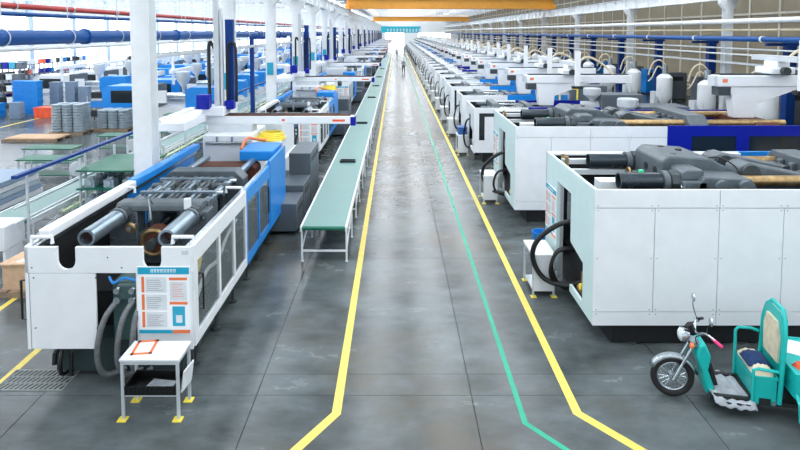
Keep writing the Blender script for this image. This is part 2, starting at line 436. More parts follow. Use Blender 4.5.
for x, z, lb in ((17.5, 3.55, 'perforated steel cable tray on brackets before the beige wall'), (-6.6, 4.5, 'grey cable tray hung beside the white columns')):
    t = thing('cable_tray', lb, 'cable tray', (x, 0, z))
    obj('tray', MB().box(-.15, .15, 14, 190, 0, .015).box(-.15, -.135, 14, 190, 0, .1).box(.135, .15, 14, 190, 0, .1), GR, t)
    obj('cable_bundle', MB().tube([(-.05, 14, .05), (.02, 60, .05), (-.03, 120, .05), (0, 190, .05)], .05, 8), HB, t)

# ------------------------------------------------------------------ injection moulding machines
def notice_board(parent, loc, rz, s=1.0):
    bd = obj('notice_board', B(0, .76 * s, -.012, 0, 0, 1.0 * s), BD, parent); bd.location = loc; bd.rotation_euler = (0, 0, rz)
    def q(n, u0, u1, z0, z1, m, d=.004): return obj(n, B(u0 * s, u1 * s, -.012 - d, -.012, z0 * s, z1 * s), m, bd)
    q('header', .01, .75, .89, .99, BB); q('footer', .01, .5, .01, .06, BB); q('footer', .5, .75, .01, .06, BO)
    g = MB(); x = .2
    for k in range(8):
        z = .915
        g.box(x * s, (x + .035) * s, -.018, -.016, (z + .035) * s, (z + .045) * s).box(x * s, (x + .008) * s, -.018, -.016, z * s, (z + .05) * s).box((x + .02) * s, (x + .028) * s, -.018, -.016, z * s, (z + .05) * s)
        x += .047
    obj('lettering', g, BD, bd)
    for k in range(3):
        q('section_tab', .06, .1, .1 + .26 * k, .33 + .26 * k, BO); q('text_sheet', .12, .42, .1 + .26 * k, .33 + .26 * k, BG)
        tl = MB()
        for r in range(6): tl.box(.14 * s, (.14 + .24 * (.6 + .4 * random.random())) * s, -.0175, -.016, (.13 + .26 * k + .03 * r) * s, (.135 + .26 * k + .03 * r) * s)
        obj('text_lines', tl, DG, bd)
    q('section_tab', .46, .72, .8, .84, BO); q('text_sheet', .47, .71, .5, .78, BG); q('section_tab', .46, .72, .44, .48, BO)
    q('poster', .5, .68, .12, .41, BB); q('poster_sheet', .55, .64, .17, .28, BG, .006)
    tl = MB()
    for r in range(6): tl.box(.5 * s, (.6 + .08 * random.random()) * s, -.0175, -.016, (.56 + .035 * r) * s, (.565 + .035 * r) * s)
    obj('text_lines', tl, OB, bd)
    return bd

def octo(hy, z0, z1, c): return [(-hy + c, z0), (hy - c, z0), (hy, z0 + c), (hy, z1 - c), (hy - c, z1), (-hy + c, z1), (-hy, z1 - c), (-hy, z0 + c)]
def capsule(p, q, r, n=6):
    p = Vector(p); q = Vector(q); d = (q - p).normalized(); a = math.atan2(d.y, d.x); out = []
    for i in range(n + 1): t = a + math.pi / 2 + math.pi * i / n; out.append((p.x + r * math.cos(t), p.y + r * math.sin(t)))
    for i in range(n + 1): t = a - math.pi / 2 + math.pi * i / n; out.append((q.x + r * math.cos(t), q.y + r * math.sin(t)))
    return out
def clamp(root, k, ox, full=True, ty=.77, zt=2.5, fixed=True, kx=1.0, sleeve=SG, head=False):
    K = lambda x: ox + k * kx * x
    zb = 1.05; z_t = zt
    for y in (-ty, ty):
        obj('tie_bar', MB().cyl((K(1.3), y, z_t), (K(6.9), y, z_t), .095 * k, 16), (BR if head else SG) if full else CH, root)
        cv = obj('tie_bar_sleeve', MB().cyl((K(.6 if head or not full else .2), y, z_t), (K(1.5), y, z_t), (.145 if head or not full else .165) * k, 20, ri=.12 * k), sleeve, root)
        if full:
            obj('tie_bar', MB().cyl((K(1.3), y, zb), (K(6.9), y, zb), .095 * k, 12), CH, root)
            obj('collar', MB().cyl((K(1.34), y, z_t), (K(1.44), y, z_t), .185 * k, 20), IR, cv)
            obj('end_cap', MB().cyl((K(.8 if head else .42), y, z_t), (K(.85 if head else .46), y, z_t), .12 * k, 16), RB if not head else LN, cv)
            obj('nut', MB().cyl((K(1.46), y, z_t), (K(1.6), y, z_t), .2 * k, 8), ID, root)
    hy = ty + .3 * k; zt2 = z_t + .27 * k
    b = MB()
    if full:
        zo = z_t + (.06 if head else .05) * k; zl = z_t - .42 * k
        b.box(K(1.6), K(2.0), -hy, -.45 * k, .6, zo).box(K(1.6), K(2.0), .45 * k, hy, .6, zo)
        b.prism([(K(1.6), zo), (K(1.62), zo + .12 * k), (K(1.7), zo + .17 * k), (K(2.0), zo + .17 * k), (K(2.0), zo)], 'y', -hy + .12, hy - .12)
        b.box(K(1.6), K(2.0), -.45 * k, .45 * k, .6, zl)
        rp = obj('rear_platen', b, IR, root, bev=.02)
        for y in (-hy + .07, -.5 * k, .5 * k, hy - .07):
            for z in (zo - .1, zl - .1, zl - .5): obj('bolt', MB().cyl((K(1.57), y, z), (K(1.6), y, z), .035 * k, 6), CH, rp)
        if head:
            ph = obj('platen_head', MB().prism([(K(1.48), z_t - .6), (K(1.48), z_t + .28), (K(1.6), z_t + .38), (K(2.35), z_t + .33), (K(2.9), z_t + .05), (K(2.9), z_t - .6)], 'y', -.5 * k, .62 * k), IR, root, bev=.03)
            for y in (-.25, .12): obj('bore', MB().cyl((K(1.47), y, z_t + .06), (K(1.5), y, z_t + .06), .075, 14), DK, ph)
            for xx, yy in ((1.8, -.25), (2.1, .15), (1.9, .45)): obj('bore', MB().cyl((K(xx), yy, z_t + .34), (K(xx), yy, z_t + .372), .06, 14), DK, ph)
            for s_ in (-1, 1):
                hs_ = obj('pin_housing', MB().prism([(K(1.85), z_t - .5), (K(1.85), z_t + .02), (K(1.95), z_t + .14), (K(2.75), z_t + .1), (K(2.85), z_t - .05), (K(2.85), z_t - .5)], 'y', s_ * hy * 1.0, s_ * .45 * k), IR, root, bev=.02)
                for xx in (2.22, 2.62): obj('toggle_pin', MB().cyl((K(xx), s_ * hy, z_t - .02), (K(xx), s_ * (hy + .09), z_t - .02), .12 * k, 18), IR, hs_)
                yy = s_ * .4 * k
                ar = obj('toggle_arm', MB().prism([(K(2.75), z_t + .0), (K(2.8), z_t + .2), (K(3.0), z_t + .28), (K(3.2), z_t + .22), (K(4.35), z_t - .02), (K(4.35), z_t - .24), (K(2.9), z_t - .2)], 'y', yy - .2 * k, yy + .2 * k), IR, root, bev=.03)
                obj('arm_boss', MB().cyl((K(3.0), yy - .26 * k, z_t + .08), (K(3.0), yy + .26 * k, z_t + .08), .17 * k, 18), ID, ar)
                obj('arm_boss', MB().cyl((K(4.2), yy - .24 * k, z_t - .1), (K(4.2), yy + .24 * k, z_t - .1), .14 * k, 18), ID, ar)
            obj('cable', MB().tube([(K(2.4), -.3, z_t + .3), (K(2.55), -.45, z_t + .34), (K(2.75), -.6, z_t + .2), (K(2.8), -.75, z_t - .05)], .014, 6, 6), HB, root)
        else:
            for y in (-hy + .14, -.3 * k, .3 * k, hy - .14):
                obj('platen_lug', MB().prism([(K(1.98), z_t - .5 * k), (K(1.98), z_t + .16 * k), (K(2.2), z_t + .16 * k), (K(2.6), z_t + .02), (K(2.6), z_t - .3 * k)], 'y', y - .06 * k, y + .06 * k), IR, root, bev=.012)
            for xx, zz, mm in ((2.35, 0, IR), (3.0, .03, CH), (3.55, .05, IR), (4.1, .02, CH)): obj('toggle_pin', MB().cyl((K(xx), -hy + .08, z_t + zz), (K(xx), hy - .08, z_t + zz), .07 * k, 14), mm, root)
            for i_, y in enumerate((-.66, -.5, -.2, -.04, .12, .42, .58)):
                yy = y * k * ty / .77
                obj('toggle_link', MB().prism(capsule((K(2.35), z_t), (K(3.0), z_t + .03), .12 * k), 'y', yy - .04 * k, yy + .04 * k), (IR, SG, IR, ID)[i_ % 4], root, bev=.01)
                obj('toggle_link', MB().prism(capsule((K(3.0), z_t + .03), (K(3.55), z_t + .05), .11 * k), 'y', yy + .03 * k, yy + .1 * k), (ID, IR, SG, IR)[i_ % 4], root, bev=.01)
                obj('toggle_link', MB().prism(capsule((K(3.55), z_t + .05), (K(4.2), z_t), .12 * k), 'y', yy - .04 * k, yy + .04 * k), (IR, ID, IR, SG)[i_ % 4], root, bev=.01)
            obj('cross_bar', B(K(2.66), K(2.76), -hy + .15, hy - .15, z_t + .09, z_t + .14), SG, root); obj('cross_bar', B(K(3.74), K(3.82), -hy + .15, hy - .15, z_t + .11, z_t + .16), SG, root)
            obj('catch_rod', MB().tube([(K(1.62), .1, z_t + .18), (K(1.5), .12, z_t + .3), (K(1.4), .05, z_t - .05)], .014, 6), CH, root)
            obj('lubricator', B(K(1.45), K(1.55), -ty + .02, -ty + .12, z_t + .12, z_t + .3), BD, root)
        obj('crosshead', MB().box(K(2.9), K(3.2), -.7 * k, .7 * k, 1.4, 1.7).cyl((K(1.9), 0, 1.55), (K(2.9), 0, 1.55), .14 * k, 14), ID, root, bev=.02)
        for y in (-.25, .25): obj('guide_rod', MB().cyl((K(2.0), y * k, 1.6), (K(4.3), y * k, 1.6), .04, 10), CH, root)
        zc_ = z_t - .5 * k
        cyl_ = obj('closing_cylinder', MB().cyl((K(1.3), -.02, zc_), (K(1.6), -.02, zc_), .3 * k, 24), RB, root)
        obj('cylinder_flange', MB().torus((K(1.3), -.02, zc_), .25 * k, .045 * k, 26, 8, 'x'), BR, cyl_)
        obj('cylinder_rod', MB().cyl((K(1.1), -.02, zc_), (K(1.3), -.02, zc_), .1 * k, 14), ID, cyl_)
        rg = obj('tie_nut_gear', MB().torus((K(1.3), ty - .3 * k, z_t - .16), .075 * k, .035 * k, 18, 8, 'x'), BR, root)
        obj('gear_hub', MB().cyl((K(1.22), ty - .3 * k, z_t - .16), (K(1.5), ty - .3 * k, z_t - .16), .04 * k, 10), CH, rg)
        b = MB()
        for y in (-.5, -.17, .17, .5): b.box(K(4.25), K(4.36), y * k - .05, y * k + .05, 1.2, z_t + .1 * k)
        b.prism(octo(hy, .65, z_t + .22 * k, .22 * k), 'x', K(4.36), K(4.85))
        obj('moving_platen', b, IR, root, bev=.02)
        obj('mould_half', B(K(4.85), K(5.35), -.5 * k, .5 * k, 1.1, z_t - .15), ID, root)
        obj('mould_half', B(K(5.5), K(6.1), -.5 * k, .5 * k, 1.1, z_t - .15), RB, root)
    else:
        obj('rear_platen', MB().prism(octo(hy, .6, zt2, .2 * k), 'x', K(1.5), K(2.1)), IR, root)
        obj('toggle_linkage', MB().prism([(K(2.1), 1.2), (K(2.1), z_t + .15), (K(3.4), z_t - .1), (K(4.3), z_t + .12), (K(4.3), 1.2)], 'y', -.55 * k, .55 * k), ID, root)
        obj('moving_platen', MB().prism(octo(hy, .6, z_t + .2 * k, .2 * k), 'x', K(4.36), K(4.85)), IR, root)
    if fixed: obj('fixed_platen', MB().prism(octo(hy * .9, .6, z_t + (.04 if head or not full else -.06) * k, .08 * k), 'x', K(6.1), K(6.7)), RB if full else ID, root, bev=.02)

def injection(root, x0, y0, full=True, zc=1.55):
    obj('injection_base', B(x0, x0 + 4.2, y0 - .7, y0 + .7, .1, 1.0), W_, root, bev=.02)
    br = obj('barrel', MB().cyl((x0 - .3, y0, zc), (x0 + 2.2, y0, zc), .22, 18), GR, root)
    obj('injection_housing', MB().box(x0 + 2.0, x0 + 4.0, y0 - .6, y0 + .6, 1.0, 2.15), W_ if full else DG, root, bev=.03)
    hp = obj('hopper', MB().lathe([(.1, 0), (.12, .1), (.42, .35), (.42, .64), (.38, .68)], (x0 + 1.7, y0, zc + .2), 18), GR, root)
    if full:
        for k in range(4): obj('heater_band', MB().cyl((x0 + .1 + .45 * k, y0, zc), (x0 + .4 + .45 * k, y0, zc), .26, 18), CH, br)
        obj('lid', MB().cyl((x0 + 1.7, y0, zc + .88), (x0 + 1.7, y0, zc + .92), .44, 18), CH, hp)

def r_machine(label, loc, gate, W=2.95, h=2.64, full=True, L=11.0, group=None, side='panels', gx=4.1, gl=8.4, kx=1.0):
    """clamp end at local x = 0 facing the aisle, long axis along +x, near flank at y = -W/2"""
    t = thing('injection_moulding_machine', label, 'machine', loc, 0, group)
    a = W / 2; P = lambda u: -a + u * W / 2.9        # u from the near corner
    k = W / 2.95
    obj('base_frame', MB().box(.35, gl - .2, -a + .1, a - .1, .03, .75), DK, t)
    obj('inner_shade_wall', B(.92, .97, -a + .07, a - .07, .35, h - .62), LN, t)  # added dark sheet, stands for the shade behind the end opening
    obj('inner_shade_liner', MB().box(.3, gx - .05, -a + .07, -a + .1, .5, h - .07), LN, t); obj('inner_shade_liner', MB().box(.06, gx - .05, a - .1, a - .07, .5, h - .07), LN, t)  # interior shade put into near-black sheets over the white flanks
    for x in [.7 + (gl - 1.1) * q / 4 for q in range(5)]:
        for y in (-a + .2, a - .2): obj('levelling_foot', MB().cyl((x, y, 0), (x, y, .03), .13, 12), ID, t)
    # end cover with its openings
    ep = [(P(0) + .031, .37), (P(1.22), .37), (P(1.22), .5), (P(.52), .5), (P(.52), 1.2), (P(1.22), 1.32), (P(1.22), h - .42), (P(2.08), h - .42), (P(2.08), .37), (P(2.9), .37), (P(2.9), h), (P(0) + .031, h)]
    obj('end_cover', MB().prism(ep, 'x', 0, .05), CY if full else W_, t)
    if full:
        obj('end_cover_frame', MB().box(.05, .12, P(2.04), P(2.1), .32, h - .4).box(.05, .12, P(1.18), P(1.24), 1.3, h - .4), AL, t)
        bd = notice_board(t, (-.002, P(2.86), 1.0), R(-90), 1.0)
    # near flank: separate sheet panels with open seams
    g = .006; yn = -a
    if side == 'panels':
        for x0, x1 in ((-g, 2.03), (2.03, 4.1)): obj('flank_panel', B(x0 + g, x1 - g, yn, yn + .03, h - .3 + g, h), W_, t)
        for x0, x1 in ((-g, .98), (.98, 2.03), (2.03, 3.08), (3.08, 4.1)): obj('flank_panel', B(x0 + g, x1 - g, yn, yn + .03, .6 + g, h - .3 - g), W_, t)
        for x0, x1 in ((-g, 2.03), (2.03, 4.1)): obj('flank_panel', B(x0 + g, x1 - g, yn, yn + .03, .37, .6 - g), W_, t)
        obj('panel_backing', B(.06, 4.08, yn + .031, yn + .06, .35, h - .02), DG, t)
        bm_ = MB()
        for x in (.05, .93, 1.03, 1.98, 2.08, 3.03, 3.13):
            for z in (h - .34, 1.5, .64, h - .26, .56): bm_.cyl((x, yn - .006, z), (x, yn, z), .008, 6)
        obj('bolt_row', bm_, DG, t)
    else:
        obj('flank_panel', B(0, gx, yn, yn + .03, .4, h), W_, t)
        for x0, x1, z0, z1 in ((.2, .42, .9, h - .22), (.42, .9, h - .36, h - .22), (1.05, 1.5, h - .36, h - .22), (1.62, 2.05, h - .36, h - .22)):
            obj('flank_window', B(x0, x1, yn - .004, yn, z0, z1), GS, t)
    obj('flank_panel', B(0, gx, a - .03, a, .32, h), W_, t)
    obj('top_edge', MB().box(.05, gx, -a + .03, -a + .12, h - .06, h - .02).box(.05, gx, a - .12, a - .03, h - .06, h - .02), W_, t)
    # safety gate
    w0, w1, w2, w3 = [gx + (gl - gx) * q for q in (.15, .43, .51, .88)]
    gt = obj('safety_gate', MB().box(gx, gl, yn - .02, yn + .05, h - .26, h + .02).box(gx, gl, yn - .02, yn + .05, .4, h - 1.0).box(gx, w0, yn - .02, yn + .05, h - 1.0, h - .26)
             .box(w1, w2, yn - .02, yn + .05, h - 1.0, h - .26).box(w3, gl, yn - .02, yn + .05, h - 1.0, h - .26), gate, t)
    obj('window', B(w0, w1, yn, yn + .02, h - 1.0, h - .26), GS, gt); obj('window', B(w2, w3, yn, yn + .02, h - 1.0, h - .26), GS, gt)
    obj('far_gate', B(gx, gl, a - .05, a + .02, .4, h), gate, t)
    if full:
        obj('gate_rail', B(gx - .1, gl + .1, yn - .09, yn - .02, h - 1.08, h - 1.02), CH, gt)
        obj('sticker', B(7.95, 8.15, yn - .024, yn - .02, h - .4, h - .34), BD, gt); obj('sticker', B(8.1, 8.2, yn - .024, yn - .02, h - .85, h - .7), OB, gt)
    # innards seen through the end opening
    obj('hydraulic_block', MB().box(.25, .8, P(1.3), P(2.0), .5, 1.15).box(.3, .7, P(.6), P(1.15), .5, .95).box(.3, .7, P(1.4), P(1.9), 1.35, 1.7), DK, t)
    if full:
        va = obj('valve_stack', MB().box(.1, .3, P(1.45), P(1.75), 1.5, 2.1).box(.05, .25, P(1.4), P(1.6), 1.75, 1.95).cyl((.2, P(1.65), 2.1), (.2, P(1.65), 2.3), .06, 10), IR, t)
        obj('valve_knob', MB().cyl((.08, P(.9), .6), (.2, P(.9), .6), .06, 10), YE, va)
        obj('valve_knob', MB().cyl((.08, P(.7), .95), (.2, P(.7), .95), .05, 10), OB, va)
        obj('manifold', MB().cyl((.15, P(.65), .5), (.15, P(1.1), .5), .06, 10).cyl((.15, P(.75), .5), (.15, P(.75), 1.0), .03, 8).cyl((.15, P(.95), .5), (.15, P(.95), .85), .03, 8), BR, t)
    u = 1.45 if full else 1.3; hf = 1 if full else .42
    obj('hydraulic_hose', MB().tube([(.3, P(u), 1.6), (-.1, P(u + .05), 1.55), (-.5 * hf, P(u + .15), 1.2), (-.58 * hf, P(u + .2), .8), (-.35 * hf, P(u + .15), .42), (.1, P(u), .36), (.4, P(u), .5)], .05 if full else .036, 8, 6), HB, t)
    if full: obj('hydraulic_hose', MB().tube([(.3, P(u + .1), 1.0), (-.1, P(u + .1), 1.0), (-.26, P(u + .1), .7), (-.2, P(u + .1), .4), (.1, P(u + .1), .26), (.4, P(u + .1), .4)], .035, 8, 6), HB, t)
    if full: obj('hydraulic_hose', MB().tube([(.3, P(u + .3), .95), (-.05, P(u + .3), .95), (-.2, P(u + .25), .65), (-.05, P(u + .2), .3), (.3, P(u + .2), .36)], .03, 8, 6), HB, t)
    clamp(t, k, .05, full, .77 * k, h - (.04 if full else .12), True, kx, SD, full)
    injection(t, gl - .1, 0, full)
    if full:
        b = MB()
        for x, y in ((.25, a - .35), (.25, a - .6)): b.cyl((x, y, h - .25), (x, y, h + .02), .04, 8)
        obj('fitting', b, BR, t)
        obj('inner_rail', MB().box(.2, 1.6, a - .5, a - .38, h - .16, h - .06).box(.2, 1.6, a - .8, a - .7, h - .3, h - .2), GR, t)
        obj('junction_box', MB().box(.4, .85, -.62, -.3, h - .42, h - .1), W_, t)
        sg = obj('signal_lamp', MB().box(1.18, 1.25, -.42, -.35, h - .1, h + .06), mat('lamp_green', '#3ddc9a', .3), t)
    return t

r1 = r_machine('white moulding machine with plain seamed flank panels beside the cargo tricycle', (3.24, 8.95 + 1.475, 0), BL)
r2 = r_machine('white moulding machine with long royal blue safety gate behind the plain panelled one', (3.22, 14.95 + 1.65, 0), NV, W=3.3, h=2.66)
GRP = 'white moulding machines in the right row'
mids = {c: None for c in 'nbw'}
lab = {'n': 'distant white moulding machine with dark blue gate right of the aisle',
       'b': 'distant white moulding machine with sky blue gate right of the aisle',
       'w': 'distant all white moulding machine right of the aisle'}
gm = {'n': NV, 'b': BL, 'w': W_}
seq = 'nbbbwnnwbbwbwnbwbbwnwbbwbwwbnwbwbw'
RY = [23.3 + 4.4 * i for i in range(34)]
for i, (c, y) in enumerate(zip(seq, RY)):
    x = 3.1 + .06 * math.sin(i * 2.3)
    if mids[c] is None: mids[c] = r_machine(lab[c], (x, y, 0), gm[c], W=2.5, h=2.2, full=False, gx=2.15, gl=5.0, kx=.58, group=GRP + ', ' + {'n': 'dark blue', 'b': 'sky blue', 'w': 'white'}[c], side='slots')
    else: dup(mids[c], (x, y, 0), None, lab[c])
    if i < 12: RM = bpy.data.objects['injection_moulding_machine' + ('.%03d' % (i + 2))]; RM['label'] = 'white moulding machine with %s gate, %s in the row past the royal blue one' % ({'n': 'dark blue', 'b': 'sky blue', 'w': 'white'}[c], ORDW[i])

# machines left of the aisle: long axis along the aisle, clamp end towards the near end of the hall
def l_machine(label, loc, full=True, group=None):
    t = thing('injection_moulding_machine', label, 'machine', loc, R(90), group)
    a = 1.205
    # front cover with two round-bottomed notches for the tie bars
    def notch(c, r=.135, zb=1.93):
        return [(c + r * math.cos(math.pi * i / 8), zb - .03 - r * math.sin(math.pi * i / 8)) for i in range(9)]
    top = [(a, 1.72), (a, 2.1), (.6 + .135, 2.1)] + notch(.6) + [(.6 - .135, 2.1), (-.64 + .135, 2.1)] + notch(-.64) + [(-.64 - .135, 2.1), (-a, 2.1), (-a, 1.72)]
    fb = obj('front_beam', MB().prism(top, 'x', 0, .05), W_, t)
    obj('front_door', B(0, .04, .19, a - .06, .58, 1.71), W_, t, bev=.008)
    obj('front_plate', B(0, .04, -a, -.4, .58, 1.71), W_, t)
    obj('corner_post', MB().prism([(0, a), (.5, a + .03), (.5, a - .02), (0, a - .05)], 'z', .58, 2.1), W_, t)
    if full:
        lock = MB()
        for y, z in ((.18, 1.65), (1.08, 1.65), (.18, .9), (1.08, .9), (0, 1.95), (-.2, 1.8), (-1.1, 1.8), (1.1, 1.8)): lock.cyl((-.006, y, z), (0, y, z), .012, 8)
        obj('screw', lock, DG, t); obj('name_plate', B(-.004, 0, -1.17, -1.07, 1.99, 2.05), GR, fb)
        hd = MB().tube([(.03, a + .0, 1.6), (.03, a + .08, 1.6), (.03, a + .08, 1.02), (.03, a + .0, 1.02)], .018, 6)
        obj('handle', hd, HB, t)
        obj('handle', MB().tube([(.28, -a, 1.6), (.28, -a - .07, 1.6), (.28, -a - .07, 1.05), (.28, -a, 1.05)], .016, 6), HB, t)
    notice_board(t, (-.003, -.425, .82), R(-90), 1.0)
    # base
    obj('base_frame', MB().box(.25, 10.5, -.95, .95, .1, .6), mat('base_green_grey', '#27383a', .5, var=.2), t)
    for x in (.6, 1.6, 2.6, 3.6, 4.6, 5.6, 6.6, 8.5, 10.2):
        for y in (-1.02, 1.02): obj('levelling_foot', MB().cyl((x, y, 0), (x, y, .04), .07, 12).cyl((x, y, .04), (x, y, .3), .025, 8).box(x - .06, x + .06, y - .07, y + .07, .3, .36), ID, t)
    obj('inner_shade_screen', B(.06, 2.9, a - .1, a - .07, .6, 2.0), LN, t)  # added dark sheet in place of the shade behind the notches
    obj('inner_shade_deck', B(.65, 6.7, -1.12, 1.12, .6, 1.15), LN, t)  # near-black block added so the inside looks shaded, also blocks the see-through
    if full:
        pb = obj('pump_block', MB().box(.2, .6, -.4, .05, .6, 1.5).box(.12, .3, -.35, -.05, 1.25, 1.48), mat('pump_green', '#3d5a5a', .45, var=.2), t, bev=.02)
        obj('fitting', MB().cyl((.05, -.08, 1.42), (.14, -.08, 1.42), .045, 10).cyl((.05, -.3, 1.42), (.14, -.3, 1.42), .045, 10).cyl((.05, -.08, 1.28), (.14, -.08, 1.28), .05, 10).cyl((.05, -.3, 1.28), (.14, -.3, 1.28), .05, 10), CH, pb)
        obj('blue_hose', MB().tube([(.1, .04, 1.62), (.05, -.05, 1.55), (.06, -.2, 1.62), (.1, -.4, 1.55)], .018, 6, 5), BL, pb)
        for y, sp in ((-.02, .17), (-.26, .12), (-.4, .05)):
            obj('hydraulic_hose', MB().tube([(.1, y - .05, 1.26), (.0, y + sp * .5, 1.05), (-.06, y + sp, .7), (-.02, y + sp + .02, .35), (.08, y + sp - .04, .15), (.25, y - .08, .14)], .042, 10, 6), HG, t)
        obj('drain_pipe', MB().tube([(.25, .75, .55), (.05, .75, .5), (.02, .75, .2), (.2, .75, .12)], .03, 8, 3).tube([(.25, .62, .55), (.08, .62, .48), (.05, .62, .15)], .03, 8).tube([(.25, .88, .5), (.1, .88, .45), (.08, .88, .3)], .035, 8), HB, t)
    # flanks: framed guard doors with clear panes, white then blue
    def flank(y, s):
        for nm, x0, x1, m, posts in (('guard_door', .05, 2.9, W_, (.05, 1.2, 2.05, 2.83)), ('guard_door', 2.92, 4.95, BL, (2.92, 3.9, 4.85))):
            b = MB().box(x0, x1, y - .025, y + .025, 1.83, 2.1).box(x0, x1, y - .025, y + .025, .6, .76)
            for p in posts: b.box(p, p + (.14 if p == .05 else .07), y - .025, y + .025, .76, 1.83)
            d = obj(nm, b, m, t)
            for p, q in zip(posts[:-1], posts[1:]): obj('pane', B(p + (.14 if p == .05 else .07), q, y - .006, y + .006, .76, 1.83), GL, d)
            if full and m is BL: obj('handle', MB().tube([(4.6, y, 1.7), (4.6, y + s * .07, 1.7), (4.6, y + s * .07, 1.1), (4.6, y, 1.1)], .02, 6), HB, d)
        obj('guard_panel', B(4.97, 6.75, y - .03, y + .03, .6, 2.2), BL, t)
        obj('door_track', B(.1, 6.7, y - s * .12, y - s * .04, 2.02, 2.08), CH, t)
    flank(-a, -1); flank(a, 1)
    obj('top_beam', B(.3, 3.1, a - .2, a - .02, 2.11, 2.25), W_, t, bev=.02); obj('top_beam', B(3.12, 6.7, a - .2, a - .02, 2.11, 2.27), BL, t, bev=.02)
    if full:
        for x in (.15, 2.75):
            for y in (-a + .02, a - .32): obj('lifting_bracket', MB().tube([(x, y, 2.1), (x, y, 2.2), (x, y + .3, 2.2), (x, y + .3, 2.1)], .03, 8), W_, t)
        obj('inner_cable', MB().tube([(.5, -a + .15, 1.0), (.9, -a + .1, 1.35), (1.5, -a + .1, 1.3), (2.0, -a + .1, 1.5), (2.8, -a + .15, 1.55)], .03, 6, 5), PW, t)
        obj('inner_cable', MB().tube([(.3, -a + .12, 1.2), (.6, -a + .1, 1.6), (.9, -a + .15, 1.8)], .03, 6, 5), YE, t)
    clamp(t, .83, .4, full, .62, 2.02)
    # injection side
    obj('platen_hood', B(5.75, 6.85, -1.12, -.3, 2.02, 2.27), BL, t, bev=.03)
    obj('mould_head', MB().box(6.9, 8.6, -.3, 1.0, .6, 2.45), W_, t, bev=.03)
    if full:
        obj('manifold', MB().cyl((6.85, .9, 2.25), (6.85, -.2, 2.25), .04, 8).cyl((6.85, .6, 2.25), (6.85, .6, 2.42), .03, 8).cyl((6.85, .2, 2.25), (6.85, .2, 2.42), .03, 8), CH, t)
        yh = MB()
        for k in range(4): yh.torus((7.5 + .03 * k, -.7, 2.26 + .045 * k), .38 - .03 * k, .03, 24, 6, 'z')
        obj('hose_coil', yh, YE, t); obj('coil_bracket', B(7.1, 8.0, -1.05, -.3, 2.17, 2.23), W_, t)
        obj('orange_hose', MB().tube([(6.3, -.2, 2.2), (6.6, -.25, 2.41), (6.9, -.4, 2.35), (7.2, -.7, 2.25)], .035, 8, 5), BO, t)
    for x0, x1, hh in ((6.15, 7.25, .82), (7.3, 8.5, .98), (8.55, 10.3, 1.6)):
        cb = obj('control_cabinet', B(x0, x1, -1.62, -.98, .1, hh), DG, t, bev=.015)
        obj('vent', MB().box(x0 + .2, x1 - .2, -1.625, -1.62, hh - .3, hh - .25).box(x0 + .2, x1 - .2, -1.625, -1.62, hh - .22, hh - .17), DK, cb)
    injection(t, 8.6, .2, full, 1.5)
    return t
LX = -4.165
L1 = l_machine('white and blue moulding machine with open toggle clamp in front of the floor grate', (LX, 7.9, 0))
L2 = dup(L1, (LX, 21.4, 0), None, 'white and blue moulding machine standing directly behind the open toggle one by the conveyor')
lfar = l_machine('white and blue moulding machine farther along the conveyor row', (LX, 34.9, 0), False, 'white and blue machines left of the conveyor')
lfar['label'] = 'white and blue moulding machine, third along the long conveyor'
for k in range(1, 11): dup(lfar, (LX, 34.9 + 13.5 * k, 0), None, 'white and blue moulding machine, %s along the long conveyor' % ORDW[k + 2] if k < 5 else 'distant white and blue machine in the conveyor row')

# take-out robots on the machines
def l_robot(label, loc, group=None):
    t = thing('takeout_robot', label, 'robot', loc, 0, group)
    obj('pedestal', B(-1.0, .2, -.3, .3, 0, .2), GR, t)
    bm_ = obj('traverse_beam', B(-1.9, 3.0, -.14, .14, .2, .42), W_, t, bev=.015)
    obj('rail', MB().box(-1.8, 2.9, -.1, -.06, .42, .45).box(-1.8, 2.9, .06, .1, .42, .45), RB, bm_)
    obj('cable_carrier', B(-1.6, 2.6, .15, .25, .36, .46), HB, bm_)
    obj('end_stop', B(2.9, 3.04, -.16, .16, .16, .4), NV, bm_)
    obj('sticker', MB().box(1.0, 1.08, -.145, -.14, .28, .34).box(2.4, 2.75, -.145, -.14, .27, .33), OB, bm_)
    ca = obj('carriage', B(-1.15, -.55, -.35, .35, .45, .7), W_, t, bev=.02)
    obj('motor', B(-1.25, -.9, -.5, -.2, .65, 1.05), NV, ca, bev=.04); obj('motor', B(-.6, -.35, -.1, .15, .6, .85), NV, ca, bev=.03)
    obj('kick_arm', MB().box(-1.75, -1.05, -1.9, .5, .3, .52).box(-1.75, -1.6, -1.9, .4, .52, .6), W_, t, bev=.02)
    ms = obj('mast', MB().box(-.88, -.74, -.08, .08, .5, 3.7).box(-.7, -.64, -.06, .06, .5, 3.4), GR, t)
    obj('cable_carrier', MB().tube([(-1.05, .05, .9), (-1.05, .05, 2.3), (-.98, .05, 2.45), (-.9, .05, 2.3)], .05, 6, 3), HB, ms)
    obj('cable_carrier', MB().tube([(-.55, .05, .8), (-.52, .05, 2.2), (-.42, .05, 2.45), (-.3, .05, 2.25), (-.3, .05, .8)], .04, 6, 3), HB, ms)
    obj('lift_column', B(-.62, -.4, .15, .3, .6, 3.1), CB, t)
    return t
rb = l_robot('white take-out robot with blue motors reaching over the near conveyor end', (LX, 15.55, 2.45))
dup(rb, (LX, 29.05, 2.45), None, 'white take-out robot on the second machine by the conveyor')
GR2 = 'white gantry robots along the conveyor'
for k in range(11): dup(rb, (LX, 42.55 + 13.5 * k, 2.45), None, 'white take-out robot on the %s machine along the long conveyor' % ORDW[k + 2] if k < 6 else 'distant white take-out robot in the conveyor row', GR2)
